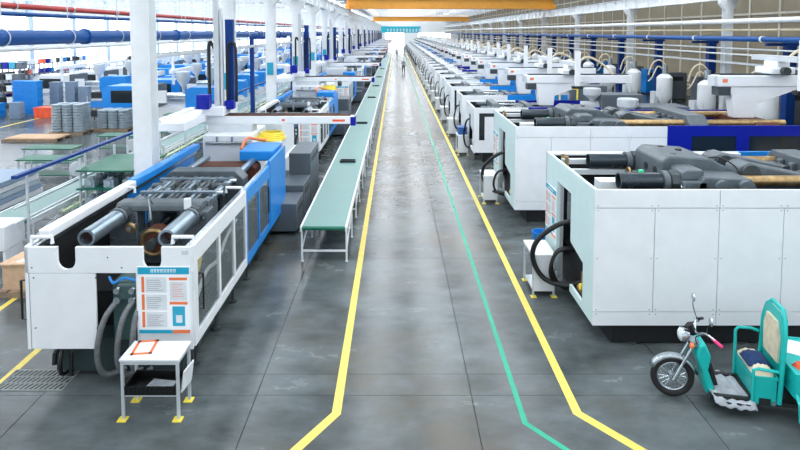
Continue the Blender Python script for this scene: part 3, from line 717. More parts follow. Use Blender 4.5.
def r_robot(label, loc, group=None, s=1.0):
    t = thing('takeout_robot', label, 'robot', loc, 0, group)
    obj('pedestal', MB().prism([(-.3, 0), (.3, 0), (.34, .4), (1.7, .9), (1.7, .92), (-.42, .92), (-.42, .75)], 'y', -.16, .16), W_, t, bev=.03)
    obj('mount_block', B(-.8, -.44, -.18, .18, .66, .92), ID, t)
    bm_ = obj('traverse_beam', B(-.85, 3.5, -.2, .2, .92, 1.26), W_, t, bev=.03)
    obj('rail', MB().box(-.75, 3.4, -.16, -.1, 1.26, 1.3).box(-.75, 3.4, .1, .16, 1.26, 1.3), ID, bm_)
    obj('end_cap', B(-.93, -.85, -.18, .18, .95, 1.24), GR, bm_); obj('label_plate', B(-.7, -.55, -.205, -.2, 1.05, 1.15), BO, bm_)
    ca = obj('carriage', MB().box(.6, 1.3, -.4, .4, 1.3, 1.5).box(.8, 1.2, -.3, .3, 1.5, 1.68), W_, t, bev=.04)
    obj('motor', MB().cyl((.95, -.55, 1.4), (.95, -.4, 1.4), .12, 14), ID, ca)
    ka = obj('kick_arm', B(.82, 1.08, -1.1, .9, 1.68, 1.84), GR, t)
    obj('vertical_arm', MB().box(.85, 1.05, -1.2, -1.1, .9, 2.3), W_, t); obj('gripper', MB().box(.75, 1.15, -1.25, -1.05, .8, .9), DK, t)
    obj('hose', MB().tube([(1.2, 0, 1.6), (1.7, 0, 2.0), (2.4, .1, 1.7), (2.9, .1, 1.2)], .045, 8, 5), CC, t)
    return t
rr = r_robot('white take-out robot on the plain panelled machine, over its fixed platen', (9.65, 10.4, 2.642))
dup(rr, (10.3, 16.6, 2.668), None, 'white take-out robot on the machine with the long royal blue gate')
for i, y in enumerate(RY): dup(rr, (6.25 + .1 * math.sin(i * 1.7), y, 2.155), None, 'white take-out robot on the %s machine past the royal blue gate one' % ORDW[i] if i < 12 else 'distant white take-out robot above the machine row right of the aisle', 'white robots over the right machine row')

# ------------------------------------------------------------------ work tables
def work_table(label, loc, rz, closed=False, group=None):
    t = thing('work_table', label, 'table', loc, rz, group)
    obj('table_top', B(-.4, .4, -.23, .23, .82, .85), W_, t, bev=.006)
    for x in (-.37, .37):
        for y in (-.2, .2):
            lg = obj('leg', MB().box(x - .018, x + .018, y - .018, y + .018, .012, .82), AL, t)
            obj('foot_pad', MB().box(x - .07, x + .05, y - .06, y + .05, 0, .012), YE, lg)
    obj('apron', MB().box(-.37, .37, -.215, -.19, .77, .82).box(-.37, .37, .19, .215, .77, .82).box(-.385, -.36, -.2, .2, .77, .82).box(.36, .385, -.2, .2, .77, .82), AL, t)
    if closed:
        obj('side_panel', B(-.395, -.37, -.2, .2, .12, .82), W_, t); obj('side_panel', B(-.36, .36, -.215, -.2, .12, .8), GR, t)
        obj('shelf', B(-.36, .36, -.2, .2, .1, .12), AL, t)
    else:
        obj('shelf', MB().box(-.37, .37, -.2, .2, .32, .335), AL, t)
    return t
work_table('small white work table with yellow foot pads under the notice board', (-3.29, 7.42, 0), 0)
tr_ = MB().box(-.36, .36, -.19, .19, 0, .012)
for x in (-.36, .345): tr_.box(x, x + .015, -.19, .19, .012, .12)
for y in (-.19, .175): tr_.box(-.36, .36, y, y + .015, .012, .12)
for k in range(12): tr_.box(-.34 + .058 * k, -.33 + .058 * k, -.2, -.19, .02, .12)
o = tag(obj('plastic_tray', tr_, HB), 'black plastic tray on the shelf of the small table', 'tray'); o.location = (-3.29, 7.41, .336)
def sheet(name, loc, rz, w_, h_, m, label, edge=None, tilt=0):
    t = thing(name, label, 'paper', loc, rz)
    obj('sheet', B(-w_ / 2, w_ / 2, -h_ / 2, h_ / 2, 0, .003), m, t)
    if edge: 
        e = MB(); a, b_ = w_ / 2, h_ / 2
        for q in ((-a, a, -b_, -b_ + .05), (-a, a, b_ - .05, b_), (-a, -a + .04, -b_, b_), (a - .04, a, -b_, b_)): e.box(*q, .003, .005)
        obj('border', e, edge, t)
    return t
sheet('paper_sheet', (-3.47, 7.48, .851), .12, .28, .36, BD, 'orange bordered form lying on the small white table', BO)
pp = MB(); 
pp.raw([(-.2, -.1, .0), (.18, -.13, .01), (.22, .08, .02), (-.12, .12, .03), (.0, 0, .06)], [(0, 1, 4), (1, 2, 4), (2, 3, 4), (3, 0, 4), (3, 2, 1, 0)])
o = tag(obj('paper_bundle', pp, CL), 'crumpled white paper in the black tray', 'paper'); o.location = (-3.25, 7.4, .35)
o = tag(obj('plastic_tray', MB().box(-.14, .14, -.008, .008, 0, .3), BD), 'white card leaning beside the shelf of the small table', 'card'); o.name = 'card'; o.location = (-2.885, 7.42, .336); o.rotation_euler = (R(8), 0, R(84))
wt = work_table('white work table with closed sides at the end of the plain panelled machine', (2.9, 11.1, 0), R(90), True)
dup(wt, (2.87, 17.1, 0), None, 'white work table with closed sides at the machine with the royal blue gate')
for i, y in enumerate(RY[:12]): dup(wt, (2.83, y + .5, 0), None, 'white work table at the end of the %s machine past the royal blue one' % ORDW[i])
bk = MB().lathe([(.16, 0), (.2, .42), (.21, .45), (.19, .45), (.15, .03)], (0, 0, 0), 18)
o = tag(obj('plastic_bucket', bk, CR), 'blue plastic bucket on the floor behind the plain panelled machine', 'bucket'); o.location = (3.45, 13.1, 0)
bx = MB().box(-.18, .18, -.25, .25, 0, .3).box(-.2, .2, -.27, .27, .27, .31)
o = tag(obj('storage_bin', bx, mat('bin_dark_blue', '#2c5fa8', .45)), 'dark blue bin on the work table behind the royal blue gate machine', 'bin'); o.location = (2.83, RY[0] + .5, .851)

# ------------------------------------------------------------------ conveyors
def conveyor(label, x0, x1, y0, y1, z=.85):
    t = thing('belt_conveyor', label, 'conveyor', (0, 0, 0))
    obj('belt', MB().box(x0 + .04, x1 - .04, y0 + .05, y1, z - .06, z - .01).cyl((x0 + .04, y0 + .05, z - .045), (x1 - .04, y0 + .05, z - .045), .04, 14), BT, t)
    obj('end_roller', MB().cyl((x0 + .05, y0 + .03, z - .05), (x1 - .05, y0 + .03, z - .05), .045, 12), BE, t)
    for x in (x0, x1 - .04): obj('side_rail', B(x, x + .04, y0, y1, z - .12, z), W_, t)
    lm = MB().box(-.02, .02, -.02, .02, 0, z - .12).cyl((0, 0, 0), (0, 0, .02), .035, 8).mesh('leg', W_)
    cm_ = B(x0 + .02, x1 - .02, -.015, .015, -.02, .02).mesh('cross_bar', W_)
    dm = MB().bar((0, 0, .3), (0, 1.45, z - .14), .03).mesh('brace', W_); y = y0 + .12; k = 0
    while y < y1 and k < 60:
        for x in (x0 + .02, x1 - .02):
            o = obj('leg', lm, None, t); o.location = (x, y, 0)
            if k % 2 == 0: o = obj('brace', dm, None, t); o.location = (x, y, 0)
        o = obj('cross_bar', cm_, None, t); o.location = (0, y, .25)
        y += 1.5; k += 1
    return t
conveyor('long green belt conveyor on white legs beside the aisle line', -2.15, -1.1, 12.3, 96)
conveyor('green belt conveyor with posts and blue rail in the side bay', -9.7, -8.6, 12.9, 62, .8)
tm = MB().box(-.26, .26, -.12, .12, 0, .025)
for x in (-.26, .23): tm.box(x, x + .03, -.12, .12, .025, .07)
for y in (-.12, .09): tm.box(-.26, .26, y, y + .03, .025, .07)
tm = tm.mesh('tray', HB)
for y in (18.6, 26.5, 37, 45, 54, 66): 
    o = tag(obj('parts_tray', tm, None), 'small black parts tray riding on the long conveyor belt', 'tray', 'black trays on the long belt'); o.location = (-1.62, y, .842)
# work station frame over the side conveyor
t = thing('light_rail_frame', 'steel post frame with blue top rail along the side conveyor', 'frame', (-9.15, 12, 0))
for k in range(14): obj('post', MB().box(.68, .73, .6 + 2.4 * k, .65 + 2.4 * k, 0, 1.95), AL, t)
obj('top_rail', B(.64, .76, .2, 34, 1.95, 2.02), CB, t); obj('middle_rail', B(.66, .7, .2, 34, 1.25, 1.3), AL, t); obj('middle_rail', B(.66, .7, .2, 34, .92, .96), AL, t)
obj('lamp_strip', B(.62, .72, 2, 30, .62, .66), mat('strip_pale_green', '#cfe6b8', .4), t)
for k in range(8): obj('fan_head', MB().cyl((.5, 3.0 + 3.2 * k, 1.5), (.6, 2.85 + 3.2 * k, 1.52), .2, 16).cyl((.6, 2.85 + 3.2 * k, 1.52), (.7, 2.8 + 3.2 * k, 1.45), .05, 8), GR, t)
t = thing('conveyor_end_box', 'white sheet metal drive box at the end of the side conveyor', 'box', (-9.15, 12.45, 0))
obj('housing', B(-.5, .5, -.35, .35, .35, .9), W_, t, bev=.02); obj('leg', B(-.48, -.42, -.3, .3, 0, .35), W_, t); obj('leg', B(.42, .48, -.3, .3, 0, .35), W_, t); obj('blue_cap', B(-.95, -.2, -.3, -.2, 1.5, 1.62), CB, t)
obj('post', MB().box(-.9, -.85, -.3, -.25, 0, 1.5).box(-.3, -.25, -.3, -.25, 0, 1.5), AL, t)
# green rack of gearboxes
def rack(label, loc, n=4, group=None, st=.48):
    t = thing('tiered_rack', label, 'rack', loc, 0, group)
    for x in (-.72, .72):
        for y in (-.9, .9): obj('post', B(x - .025, x + .025, y - .025, y + .025, 0, st * n), AL, t)
    for k in range(n):
        obj('shelf', MB().box(-.78, .78, -1.0, 1.0, .14 + st * k, .18 + st * k), GT if k == n - 1 else BE, t)
    return t
def gearbox_mesh():
    return MB().box(-.13, .13, -.13, .13, 0, .2).cyl((0, -.17, .12), (0, .17, .12), .08, 12).box(-.06, .06, -.05, .05, .2, .26).mesh('casting', TR)
gbm = gearbox_mesh()
rack('four tier dark green rack loaded with grey castings by the side conveyor', (-7.52, 15.3, 0))
for k in range(3):
    for ix in range(3):
        for iy in range(5):
            if ix == 1 and 0 < iy < 4: continue
            o = tag(obj('metal_casting', gbm, None), 'grey metal casting on the four tier green rack', 'casting', 'grey castings on the green rack'); o.location = (-8.02 + .5 * ix, 14.55 + .38 * iy, .181 + .48 * k)
def green_table(label, loc, rz=0, group=None):
    t = thing('green_table', label, 'table', loc, rz, group)
    obj('table_top', B(-.95, .95, -.4, .4, .82, .86), GT, t); obj('lower_shelf', B(-.9, .9, -.36, .36, .3, .33), GT, t)
    for x in (-.88, .88):
        for y in (-.34, .34): obj('leg', B(x - .02, x + .02, y - .02, y + .02, 0, .82), AL, t)
    return t
g0 = green_table('green topped bench with lower shelf in the side bay', (-13.0, 21.0, 0), 0, 'green benches in the side bay')
for x, y in ((-12.0, 19.2), (-11.6, 23.6), (-11.4, 27.2), (-11.3, 29.6)): dup(g0, (x, y, 0))

# ------------------------------------------------------------------ floor grate
t = thing('floor_grate', 'dark steel drain grate let into the floor beside the white machine', 'grate', (-5.35, 8.07, 0))
obj('frame', MB().box(-.5, .5, -.25, -.23, .001, .012).box(-.5, .5, .23, .25, .001, .012).box(-.5, -.48, -.23, .23, .001, .012).box(.48, .5, -.23, .23, .001, .012).box(-.48, .48, -.085, -.07, .001, .012).box(-.48, .48, .07, .085, .001, .012), GB, t)
obj('pit', B(-.48, .48, -.23, .23, .0005, .002), DK, t)
gm_ = MB().bar((-.025, -.07, .007), (.025, .07, .007), .03, .01).mesh('grate_bar', GB)
for r_ in (-.155, 0, .155):
    for k in range(13): o = obj('grate_bar', gm_, None, t); o.location = (-.432 + .072 * k, r_, 0)

# ------------------------------------------------------------------ cargo tricycle; local x runs rearwards from the front wheel
t = thing('cargo_tricycle', 'teal cargo tricycle with chrome fork, cloth seat and open load box', 'tricycle', (3.95, 7.72, 0), R(-11))
wh = obj('front_wheel', MB().torus((0, 0, .295), .25, .045, 32, 10), TY, t)
obj('rim', MB().torus((0, 0, .295), .2, .018, 28, 8), CH, wh); obj('hub', MB().cyl((0, -.05, .295), (0, .05, .295), .05, 14), CH, wh)
sp = MB()
for i in range(18):
    a = 2 * math.pi * i / 18; sp.cyl((.04 * math.cos(a), .02 * (-1) ** i, .295 + .04 * math.sin(a)), (.2 * math.cos(a), 0, .295 + .2 * math.sin(a)), .004, 4)
obj('spoke_set', sp, CH, wh)
fv = []; ff = []
for i in range(13):
    a = R(20 + 135 * i / 12); rr_ = .325
    for j, (dy, dr) in enumerate(((-.065, -.03), (-.04, .005), (0, .015), (.04, .005), (.065, -.03))): fv.append(((rr_ + dr) * math.cos(a), dy, .295 + (rr_ + dr) * math.sin(a)))
    if i: ff += [((i - 1) * 5 + j, (i - 1) * 5 + j + 1, i * 5 + j + 1, i * 5 + j) for j in range(4)]
fd = obj('front_fender', MB().raw(fv, ff), CH, t); sm = fd.modifiers.new('thick', 'SOLIDIFY'); sm.thickness = .006
fk = obj('fork', MB().cyl((0, -.075, .295), (.27, -.075, .86), .022, 10).cyl((0, .075, .295), (.27, .075, .86), .022, 10).cyl((0, -.075, .28), (.1, -.075, .5), .032, 10).cyl((0, .075, .28), (.1, .075, .5), .032, 10).box(.2, .32, -.1, .1, .8, .86), CH, t)
hl = obj('headlight', MB().lathe([(.02, .12), (.07, .1), (.095, .03), (.1, 0), (.095, -.01)], (.1, 0, .92), 20, 'x'), CH, t)
obj('lens', MB().lathe([(.09, 0), (.06, -.025), (.01, -.035)], (.09, 0, .92), 18, 'x'), BG, hl)
hb = obj('handlebar', MB().tube([(.48, -.36, 1.0), (.36, -.22, 1.06), (.3, -.06, .98), (.3, .06, .98), (.36, .22, 1.06), (.48, .36, 1.0)], .014, 8, 5), CH, t)
obj('grip', MB().cyl((.41, -.27, 1.035), (.5, -.39, .99), .022, 10), PK, hb); obj('grip', MB().cyl((.41, .27, 1.035), (.5, .39, .99), .022, 10), HB, hb)
for s in (-1, 1):
    obj('mirror_stalk', MB().tube([(.37, s * .2, 1.06), (.34, s * .3, 1.2), (.36, s * .36, 1.28)], .007, 6, 4), HB, hb)
    obj('mirror', MB().lathe([(.01, -.02), (.055, -.012), (.06, .005), (.05, .012)], (.36, s * .36, 1.31), 14, 'x'), CH, hb)
    obj('turn_signal', MB().lathe([(.01, -.03), (.035, -.02), (.04, .02), (.02, .03)], (.2, s * .14, .84), 10, 'x'), BO, t)
obj('cable', MB().tube([(.4, -.2, 1.04), (.25, -.15, .98), (.3, -.08, .8), (.4, -.05, .6)], .008, 6, 5).tube([(.4, .2, 1.04), (.2, .18, .95), (.3, .08, .75)], .008, 6, 5), HB, hb)
obj('instrument', MB().cyl((.24, 0, 1.0), (.2, 0, 1.08), .05, 14), HB, t)
obj('leg_shield', MB().prism([(.3, .85), (.38, .88), (.46, .7), (.43, .5), (.52, .24), (.5, .17), (.4, .17), (.34, .5), (.27, .68)], 'y', -.15, .15), TE, t, bev=.03)
obj('knee_guard', MB().prism([(.42, .62), (.47, .6), (.56, .3), (.5, .28)], 'y', -.12, .12), DK, t)
obj('foot_board', B(.45, .96, -.36, .36, .17, .21), DK, t)
obj('chassis', MB().box(.4, 2.4, -.3, -.24, .2, .26).box(.4, 2.4, .24, .3, .2, .26).box(.9, 2.4, -.25, .25, .22, .28), DK, t)
fc = []; ffc = []; NX, NY = 18, 10
for i in range(NX + 1):
    for j in range(NY + 1):
        u, v = i / NX, j / NY; x = .44 + .52 * u; y = -.4 + .74 * v
        z = .235 + .008 * math.sin(9 * x + 6 * y) + .014 * math.sin(52 * x + 7 * y) + .006 * math.sin(33 * x - 11 * y) - (.06 if v < .06 else 0) + .1 * max(0, .25 - u)
        fc.append((x, y, z))
for i in range(NX):
    for j in range(NY): q = i * (NY + 1) + j; ffc.append((q, q + NY + 1, q + NY + 2, q + 1))
o = obj('foot_mat', MB().raw(fc, ffc), CL, t); sm = o.modifiers.new('thick', 'SOLIDIFY'); sm.thickness = .012
sb = obj('seat_box', MB().prism([(.94, .2), (1.22, .2), (1.22, .56), (.92, .56)], 'y', -.31, .31), TE, t, bev=.02)
obj('recess', MB().box(1.0, 1.14, -.32, -.31, .2, .3), DK, sb); obj('latch', MB().box(1.16, 1.2, -.322, -.31, .22, .27), CH, sb)
obj('seat_edge', B(.92, 1.22, -.32, .32, .56, .6), TE, t)
def pillow(x0, x1, y0, y1, z0, z1, n=8):
    vs = []; fs = []
    for i in range(n + 1):
        for j in range(n + 1):
            u, v = i / n, j / n; e = min(1, (16 * u * (1 - u) * v * (1 - v)) ** .35)
            vs.append((x0 + (x1 - x0) * u, y0 + (y1 - y0) * v, z0 + (z1 - z0) * e + .012 * math.sin(17 * u + 9 * v) * e))
    for i in range(n):
        for j in range(n): q = i * (n + 1) + j; fs.append((q, q + n + 1, q + n + 2, q + 1))
    k = len(vs); vs += [(x0, y0, z0), (x1, y0, z0), (x1, y1, z0), (x0, y1, z0)]; fs.append((k, k + 1, k + 2, k + 3))
    return MB().raw(vs, fs)
obj('seat_cushion', pillow(.92, 1.2, -.3, .3, .6, .72), CC, t)
obj('seat_cloth', pillow(.9, 1.2, -.2, .14, .66, .765), CN, t)
for s in (-1, 1):
    obj('arm_rail', MB().tube([(.92, s * .31, .25), (.92, s * .31, .9), (.96, s * .31, .95), (1.12, s * .31, .95), (1.22, s * .31, .92)], .022, 8, 0) if s > 0 else MB().tube([(.92, s * .31, .25), (.92, s * .31, .68), (.98, s * .31, .7), (1.22, s * .31, .68)], .022, 8), TE, t)
bk = obj('backrest_frame', MB().tube([(1.24, -.32, .25), (1.28, -.32, 1.15), (1.3, -.26, 1.36), (1.32, -.15, 1.46), (1.32, .15, 1.46), (1.3, .26, 1.36), (1.28, .32, 1.15), (1.24, .32, .25)], .03, 8), TE, t)
obj('backrest_sheet', MB().prism([(-.31, .6), (.31, .6), (.31, 1.15), (.25, 1.34), (.15, 1.44), (-.15, 1.44), (-.25, 1.34), (-.31, 1.15)], 'x', 1.27, 1.285), TE, bk)
obj('backrest_pad', MB().prism([(-.2, .75), (.2, .75), (.22, 1.1), (.14, 1.3), (-.14, 1.3), (-.22, 1.1)], 'x', 1.24, 1.27), CC, bk)
cbx = obj('load_box', MB().box(1.34, 3.0, -.5, .5, .45, .49).box(1.34, 1.37, -.5, .5, .49, .78).box(2.97, 3.0, -.5, .5, .49, .78).box(1.37, 2.97, -.5, -.47, .49, .78).box(1.37, 2.97, .47, .5, .49, .78), TE, t)
obj('box_lid', B(1.36, 2.98, -.48, .48, .74, .77), TE, cbx)
for x in (1.5, 1.9, 2.3, 2.7): obj('box_rib', B(x - .015, x + .015, -.52, -.5, .46, .77), TE, cbx)
obj('bumper_rail', MB().tube([(1.36, -.5, .5), (1.36, -.6, .42), (1.36, -.62, .22), (1.46, -.62, .17), (2.9, -.62, .17), (2.98, -.62, .3), (2.98, -.5, .5)], .025, 8), TE, t)
for s in (-1, 1):
    rw = obj('rear_wheel', MB().torus((2.35, s * .42, .27), .22, .05, 28, 10), TY, t)
    obj('rim', MB().cyl((2.35, s * .42 - .03, .27), (2.35, s * .42 + .03, .27), .17, 20), CH, rw)
obj('rear_axle', MB().cyl((2.35, -.42, .27), (2.35, .42, .27), .03, 10), DK, t)
def on_trike(name, mb, m, loc, rz, label, cat):
    o = tag(obj(name, mb, m), label, cat); M = Matrix.Translation((3.95, 7.72, 0)) @ Matrix.Rotation(R(-11), 4, 'Z')
    o.matrix_world = M @ Matrix.Translation(loc) @ Matrix.Rotation(rz, 4, 'Z'); return o
on_trike('paper_sheet', MB().box(-.28, .28, -.2, .2, 0, .012), BD, (1.75, .15, .772), R(-20), 'white sheet of card on the tricycle load box', 'paper')
on_trike('rag', pillow(-.09, .09, -.07, .07, 0, .06), OB, (1.5, -.28, .772), .4, 'small orange rag on the tricycle load box', 'rag')

# ------------------------------------------------------------------ people far down the aisle
def person(label, loc, rz, shirt, trousers, phase=1):
    me = bpy.data.meshes.new('person'); s = phase
    V = [(0, 0, .95), (0, 0, 1.15), (0, 0, 1.38), (0, 0, 1.5), (0, .02, 1.58), (0, .02, 1.7),
         (.1, 0, .9), (.11, .14 * s, .5), (.11, .1 * s, .1), (.11, .24 * s, .05), (-.1, 0, .9), (-.11, -.02 * s, .5), (-.11, -.26 * s, .12), (-.11, -.14 * s, .05),
         (.19, 0, 1.4), (.24, -.06 * s, 1.14), (.24, .04 * s, .9), (.24, .08 * s, .8), (-.19, 0, 1.4), (-.24, .06 * s, 1.14), (-.24, .18 * s, .92), (-.24, .22 * s, .83)]
    E_ = [(0, 1), (1, 2), (2, 3), (3, 4), (4, 5), (0, 6), (6, 7), (7, 8), (8, 9), (0, 10), (10, 11), (11, 12), (12, 13), (2, 14), (14, 15), (15, 16), (16, 17), (2, 18), (18, 19), (19, 20), (20, 21)]
    rad = [.15, .14, .16, .07, .09, .09, .095, .07, .045, .04, .095, .07, .045, .04, .07, .05, .04, .035, .07, .05, .04, .035]
    me.from_pydata(V, E_, []); tmp = bpy.data.objects.new('person_tmp', me); C.objects.link(tmp)
    sk = tmp.modifiers.new('skin', 'SKIN'); tmp.modifiers.new('sub', 'SUBSURF').levels = 2
    for i, r_ in enumerate(rad): me.skin_vertices[0].data[i].radius = (r_, r_ * (.8 if i < 3 else 1))
    me.skin_vertices[0].data[0].use_root = True
    dg = bpy.context.evaluated_depsgraph_get(); dg.update()
    nm = bpy.data.meshes.new_from_object(tmp.evaluated_get(dg)); bpy.data.objects.remove(tmp)
    for m in (SK, shirt, trousers, HB): nm.materials.append(m)
    zmin = min(v.co.z for v in nm.vertices)
    for v in nm.vertices: v.co.z -= zmin
    for p in nm.polygons:
        c = p.center; p.use_smooth = True
        p.material_index = 3 if (c.z > 1.66 or (c.z > 1.58 and c.y < -.01 * s and abs(c.x) < .12) or c.z < .09) else 0 if c.z > 1.5 or (abs(c.x) > .19 and c.z < .93) else 2 if c.z < .95 else 1
    o = bpy.data.objects.new('person', nm); C.objects.link(o); o.location = loc; o.rotation_euler = (0, 0, rz)
    return tag(o, label, 'person')
person('person in grey shirt and dark trousers walking along the aisle', (.95, 71, 0), R(170), mat('shirt_grey', '#8b9097', .8), mat('trousers_dark', '#2b3440', .8), 1)
person('person in pale grey top standing farther down the aisle', (.15, 118, 0), R(10), mat('shirt_pale', '#9aa3ad', .8), mat('trousers_dark', '#2b3440', .8), .5)
person('person in blue work clothes by the machine row down the aisle', (2.1, 135, 0), R(190), mat('shirt_blue', '#51779f', .8), mat('trousers_blue', '#42607f', .8), .6)

# ------------------------------------------------------------------ side bay: crates, trays, pallets
def crate_mesh(w_, d_, h_, m):
    b = MB(); t_ = .02
    b.raw([(-w_ / 2 * q, -d_ / 2 * q, z) if False else (sx * w_ / 2 * q, sy * d_ / 2 * q, z) for z, q in ((0, .93), (h_, 1)) for sx, sy in ((-1, -1), (1, -1), (1, 1), (-1, 1))],
          [(3, 2, 1, 0), (0, 1, 5, 4), (1, 2, 6, 5), (2, 3, 7, 6), (3, 0, 4, 7)])
    b.box(-w_ / 2 - .015, w_ / 2 + .015, -d_ / 2 - .015, d_ / 2 + .015, h_ - .05, h_)
    for sx in (-.3, 0, .3): b.box(sx * w_ - .012, sx * w_ + .012, -d_ / 2 - .012, d_ / 2 + .012, .04, h_ - .05)
    b.box(-w_ * .1, w_ * .1, -d_ / 2 - .02, -d_ / 2 - .01, h_ * .5, h_ * .7)
    return b.mesh('plastic_crate', m)
def stack(me, x, y, n, h, z0, label, group, cat='crate', name='plastic_crate', rz=0):
    for k in range(n):
        o = tag(obj(name, me, None), label, cat, group); o.location = (x, y, z0 + (h + .002) * k); o.rotation_euler = (0, 0, rz)
cb_, cg_ = crate_mesh(.8, .6, .42, CR), crate_mesh(.62, .5, .32, CG)
for i, (x, y, n) in enumerate(((-23.9, 35.6, 5), (-23.0, 35.4, 5))): stack(cb_, x, y, n, .42, 0, 'blue plastic crate in the tall stacks behind the orange bin', 'tall blue crate stacks')
for i, (x, y, n) in enumerate(((-24.6, 34.2, 2), (-25.6, 34.6, 3), (-24.2, 33.0, 1), (-23.2, 31.6, 1))): stack(cb_, x, y, n, .42, 0, 'blue plastic crate in the low heap beside the tall stacks', 'low blue crate heap')
for i, (x, y, n) in enumerate(((-22.3, 36.6, 6), (-21.4, 36.8, 6), (-20.6, 36.9, 5))): stack(cg_, x, y, n, .32, 0, 'grey blue plastic crate in stacks behind the orange bin', 'grey crate stacks')
stack(cg_, -22.9, 33.6, 3, .32, 0, 'grey crate in the short stack at the blue heap', 'short grey stack')
stack(crate_mesh(1.1, .9, .62, OB), -21.4, 34.1, 1, .62, 0, 'orange plastic bin standing alone on the side bay floor', None, 'bin', 'storage_bin')
t = thing('storage_rack', 'open metal rack with boxes on top behind the blue crates', 'rack', (-26.5, 38.5, 0))
for x in (-.9, .9):
    for y in (-.4, .4): obj('post', B(x - .03, x + .03, y - .03, y + .03, 0, 2.7), DG, t)
for z in (.3, 1.1, 1.9, 2.66): obj('shelf', B(-.95, .95, -.45, .45, z, z + .04), DG, t)
for k, m in enumerate((GT, NV, BB, DG)):
    o = tag(obj('parts_box', MB().box(-.2, .2, -.3, .3, 0, .4).box(-.22, .22, -.32, .32, .36, .42), m), ('green', 'navy blue', 'light blue', 'dark grey')[k] + ' box on top of the open metal rack', 'box'); o.location = (-27.2 + .47 * k, 38.5, 2.702)
rk0 = t
for k in range(1, 6): dup(rk0, (-28.6, 38.5 + 2.4 * k, 0), R(90), 'open metal storage rack along the window wall of the side bay', 'racks along the window wall')
for k in range(1, 6):
    for z in (.341, 1.141, 1.941, 2.701):
        for j in range(3):
            o = tag(obj('parts_box', MB().box(-.2, .2, -.2, .2, 0, .3).box(-.22, .22, -.22, .22, .27, .33), random.choice((CR, DK, CG, OB, W_, NV))), 'small box on the racks along the window wall', 'box', 'boxes on the window wall racks'); o.location = (-28.6, 38.5 + 2.4 * k - .55 + .55 * j, z)
for z in (.341, 1.141, 1.941):
    for j in range(3):
        o = tag(obj('parts_box', MB().box(-.2, .2, -.3, .3, 0, .35).box(-.22, .22, -.32, .32, .32, .38), (DK, W_, DG)[j]), 'box inside the open metal rack behind the blue crates', 'box', 'boxes inside the open rack'); o.location = (-27.05 + .55 * j, 38.5, z)
def pallet(label, loc, w_=1.5, d_=1.2):
    t = thing('pallet', label, 'pallet', loc)
    for k in range(7): obj('deck_board', B(-w_ / 2 + w_ / 7 * k + .02, -w_ / 2 + w_ / 7 * (k + 1) - .02, -d_ / 2, d_ / 2, .1, .125), WD, t)
    for y in (-d_ / 2 + .05, 0, d_ / 2 - .05): obj('runner', B(-w_ / 2, w_ / 2, y - .05, y + .05, 0, .1), WD, t)
    return t
def tray_mesh():
    b = MB(); b.lathe([(.18, 0), (.25, .03), (.27, .09), (.27, .13), (.2, .14)], (0, 0, 0), 8)
    return b.mesh('moulded_tray', TR)
tm_ = tray_mesh()
pallet('wooden pallet under the taller stack of grey trays', (-16.7, 28.6, 0), 1.75, 1.3)
pallet('wooden pallet under the lower stack of grey trays', (-14.9, 29.6, 0), 1.75, 1.3)
for i in range(3):
    for j in range(2):
        stack(tm_, -17.25 + .55 * i, 28.3 + .58 * j, 10, .14, .126, 'moulded grey tray in the taller stack on a pallet', 'taller tray stack', 'tray', 'moulded_tray', R(22.5))
        stack(tm_, -15.45 + .55 * i, 29.3 + .58 * j, 7, .14, .126, 'moulded grey tray in the lower stack on a pallet', 'lower tray stack', 'tray', 'moulded_tray', R(22.5))
pallet('low pallet with flat cardboard in the side bay', (-17.4, 26.9, 0), 2.6, 1.3)
o = tag(obj('cardboard_sheet', MB().box(-1.2, 1.2, -.6, .6, 0, .03).box(-1.1, 1.0, -.5, .55, .03, .05), CA), 'flat cardboard sheets lying on the low pallet', 'cardboard'); o.location = (-17.4, 26.9, .127)
pallet('pallet with sheets of cardboard beside the white machine flank', (-7.0, 11.3, 0), 1.7, 1.3)
t = thing('box_pile', 'flattened cardboard and boxes beside the side conveyor end', 'cardboard', (-7.0, 11.3, .126))
obj('box_body', B(-.75, .7, -.55, .5, 0, .5), CA, t); obj('top_sheet', MB().prism([(-.8, -.6), (.75, -.55), (.7, .6), (-.7, .55)], 'z', .5, .53), CA, t); obj('white_sheet', MB().prism([(-.5, -.5), (.1, -.45), (.3, .5), (-.3, .5)], 'z', .53, .54), BD, t)
# grey sheet stacks at the left edge
t = thing('sheet_stack', 'stack of large grey flat panels left of the side conveyor', 'panels', (-12.6, 15.6, 0))
for k in range(5): obj('flat_panel', B(-1.5 + .05 * (k % 2), 1.4, -1.9, 1.9 - .06 * k, .15 + .16 * k, .29 + .16 * k), (GR, CG, TR)[k % 3], t)
obj('bearer', MB().box(-1.4, 1.3, -1.6, -1.45, 0, .15).box(-1.4, 1.3, 1.45, 1.6, 0, .15), WD, t)

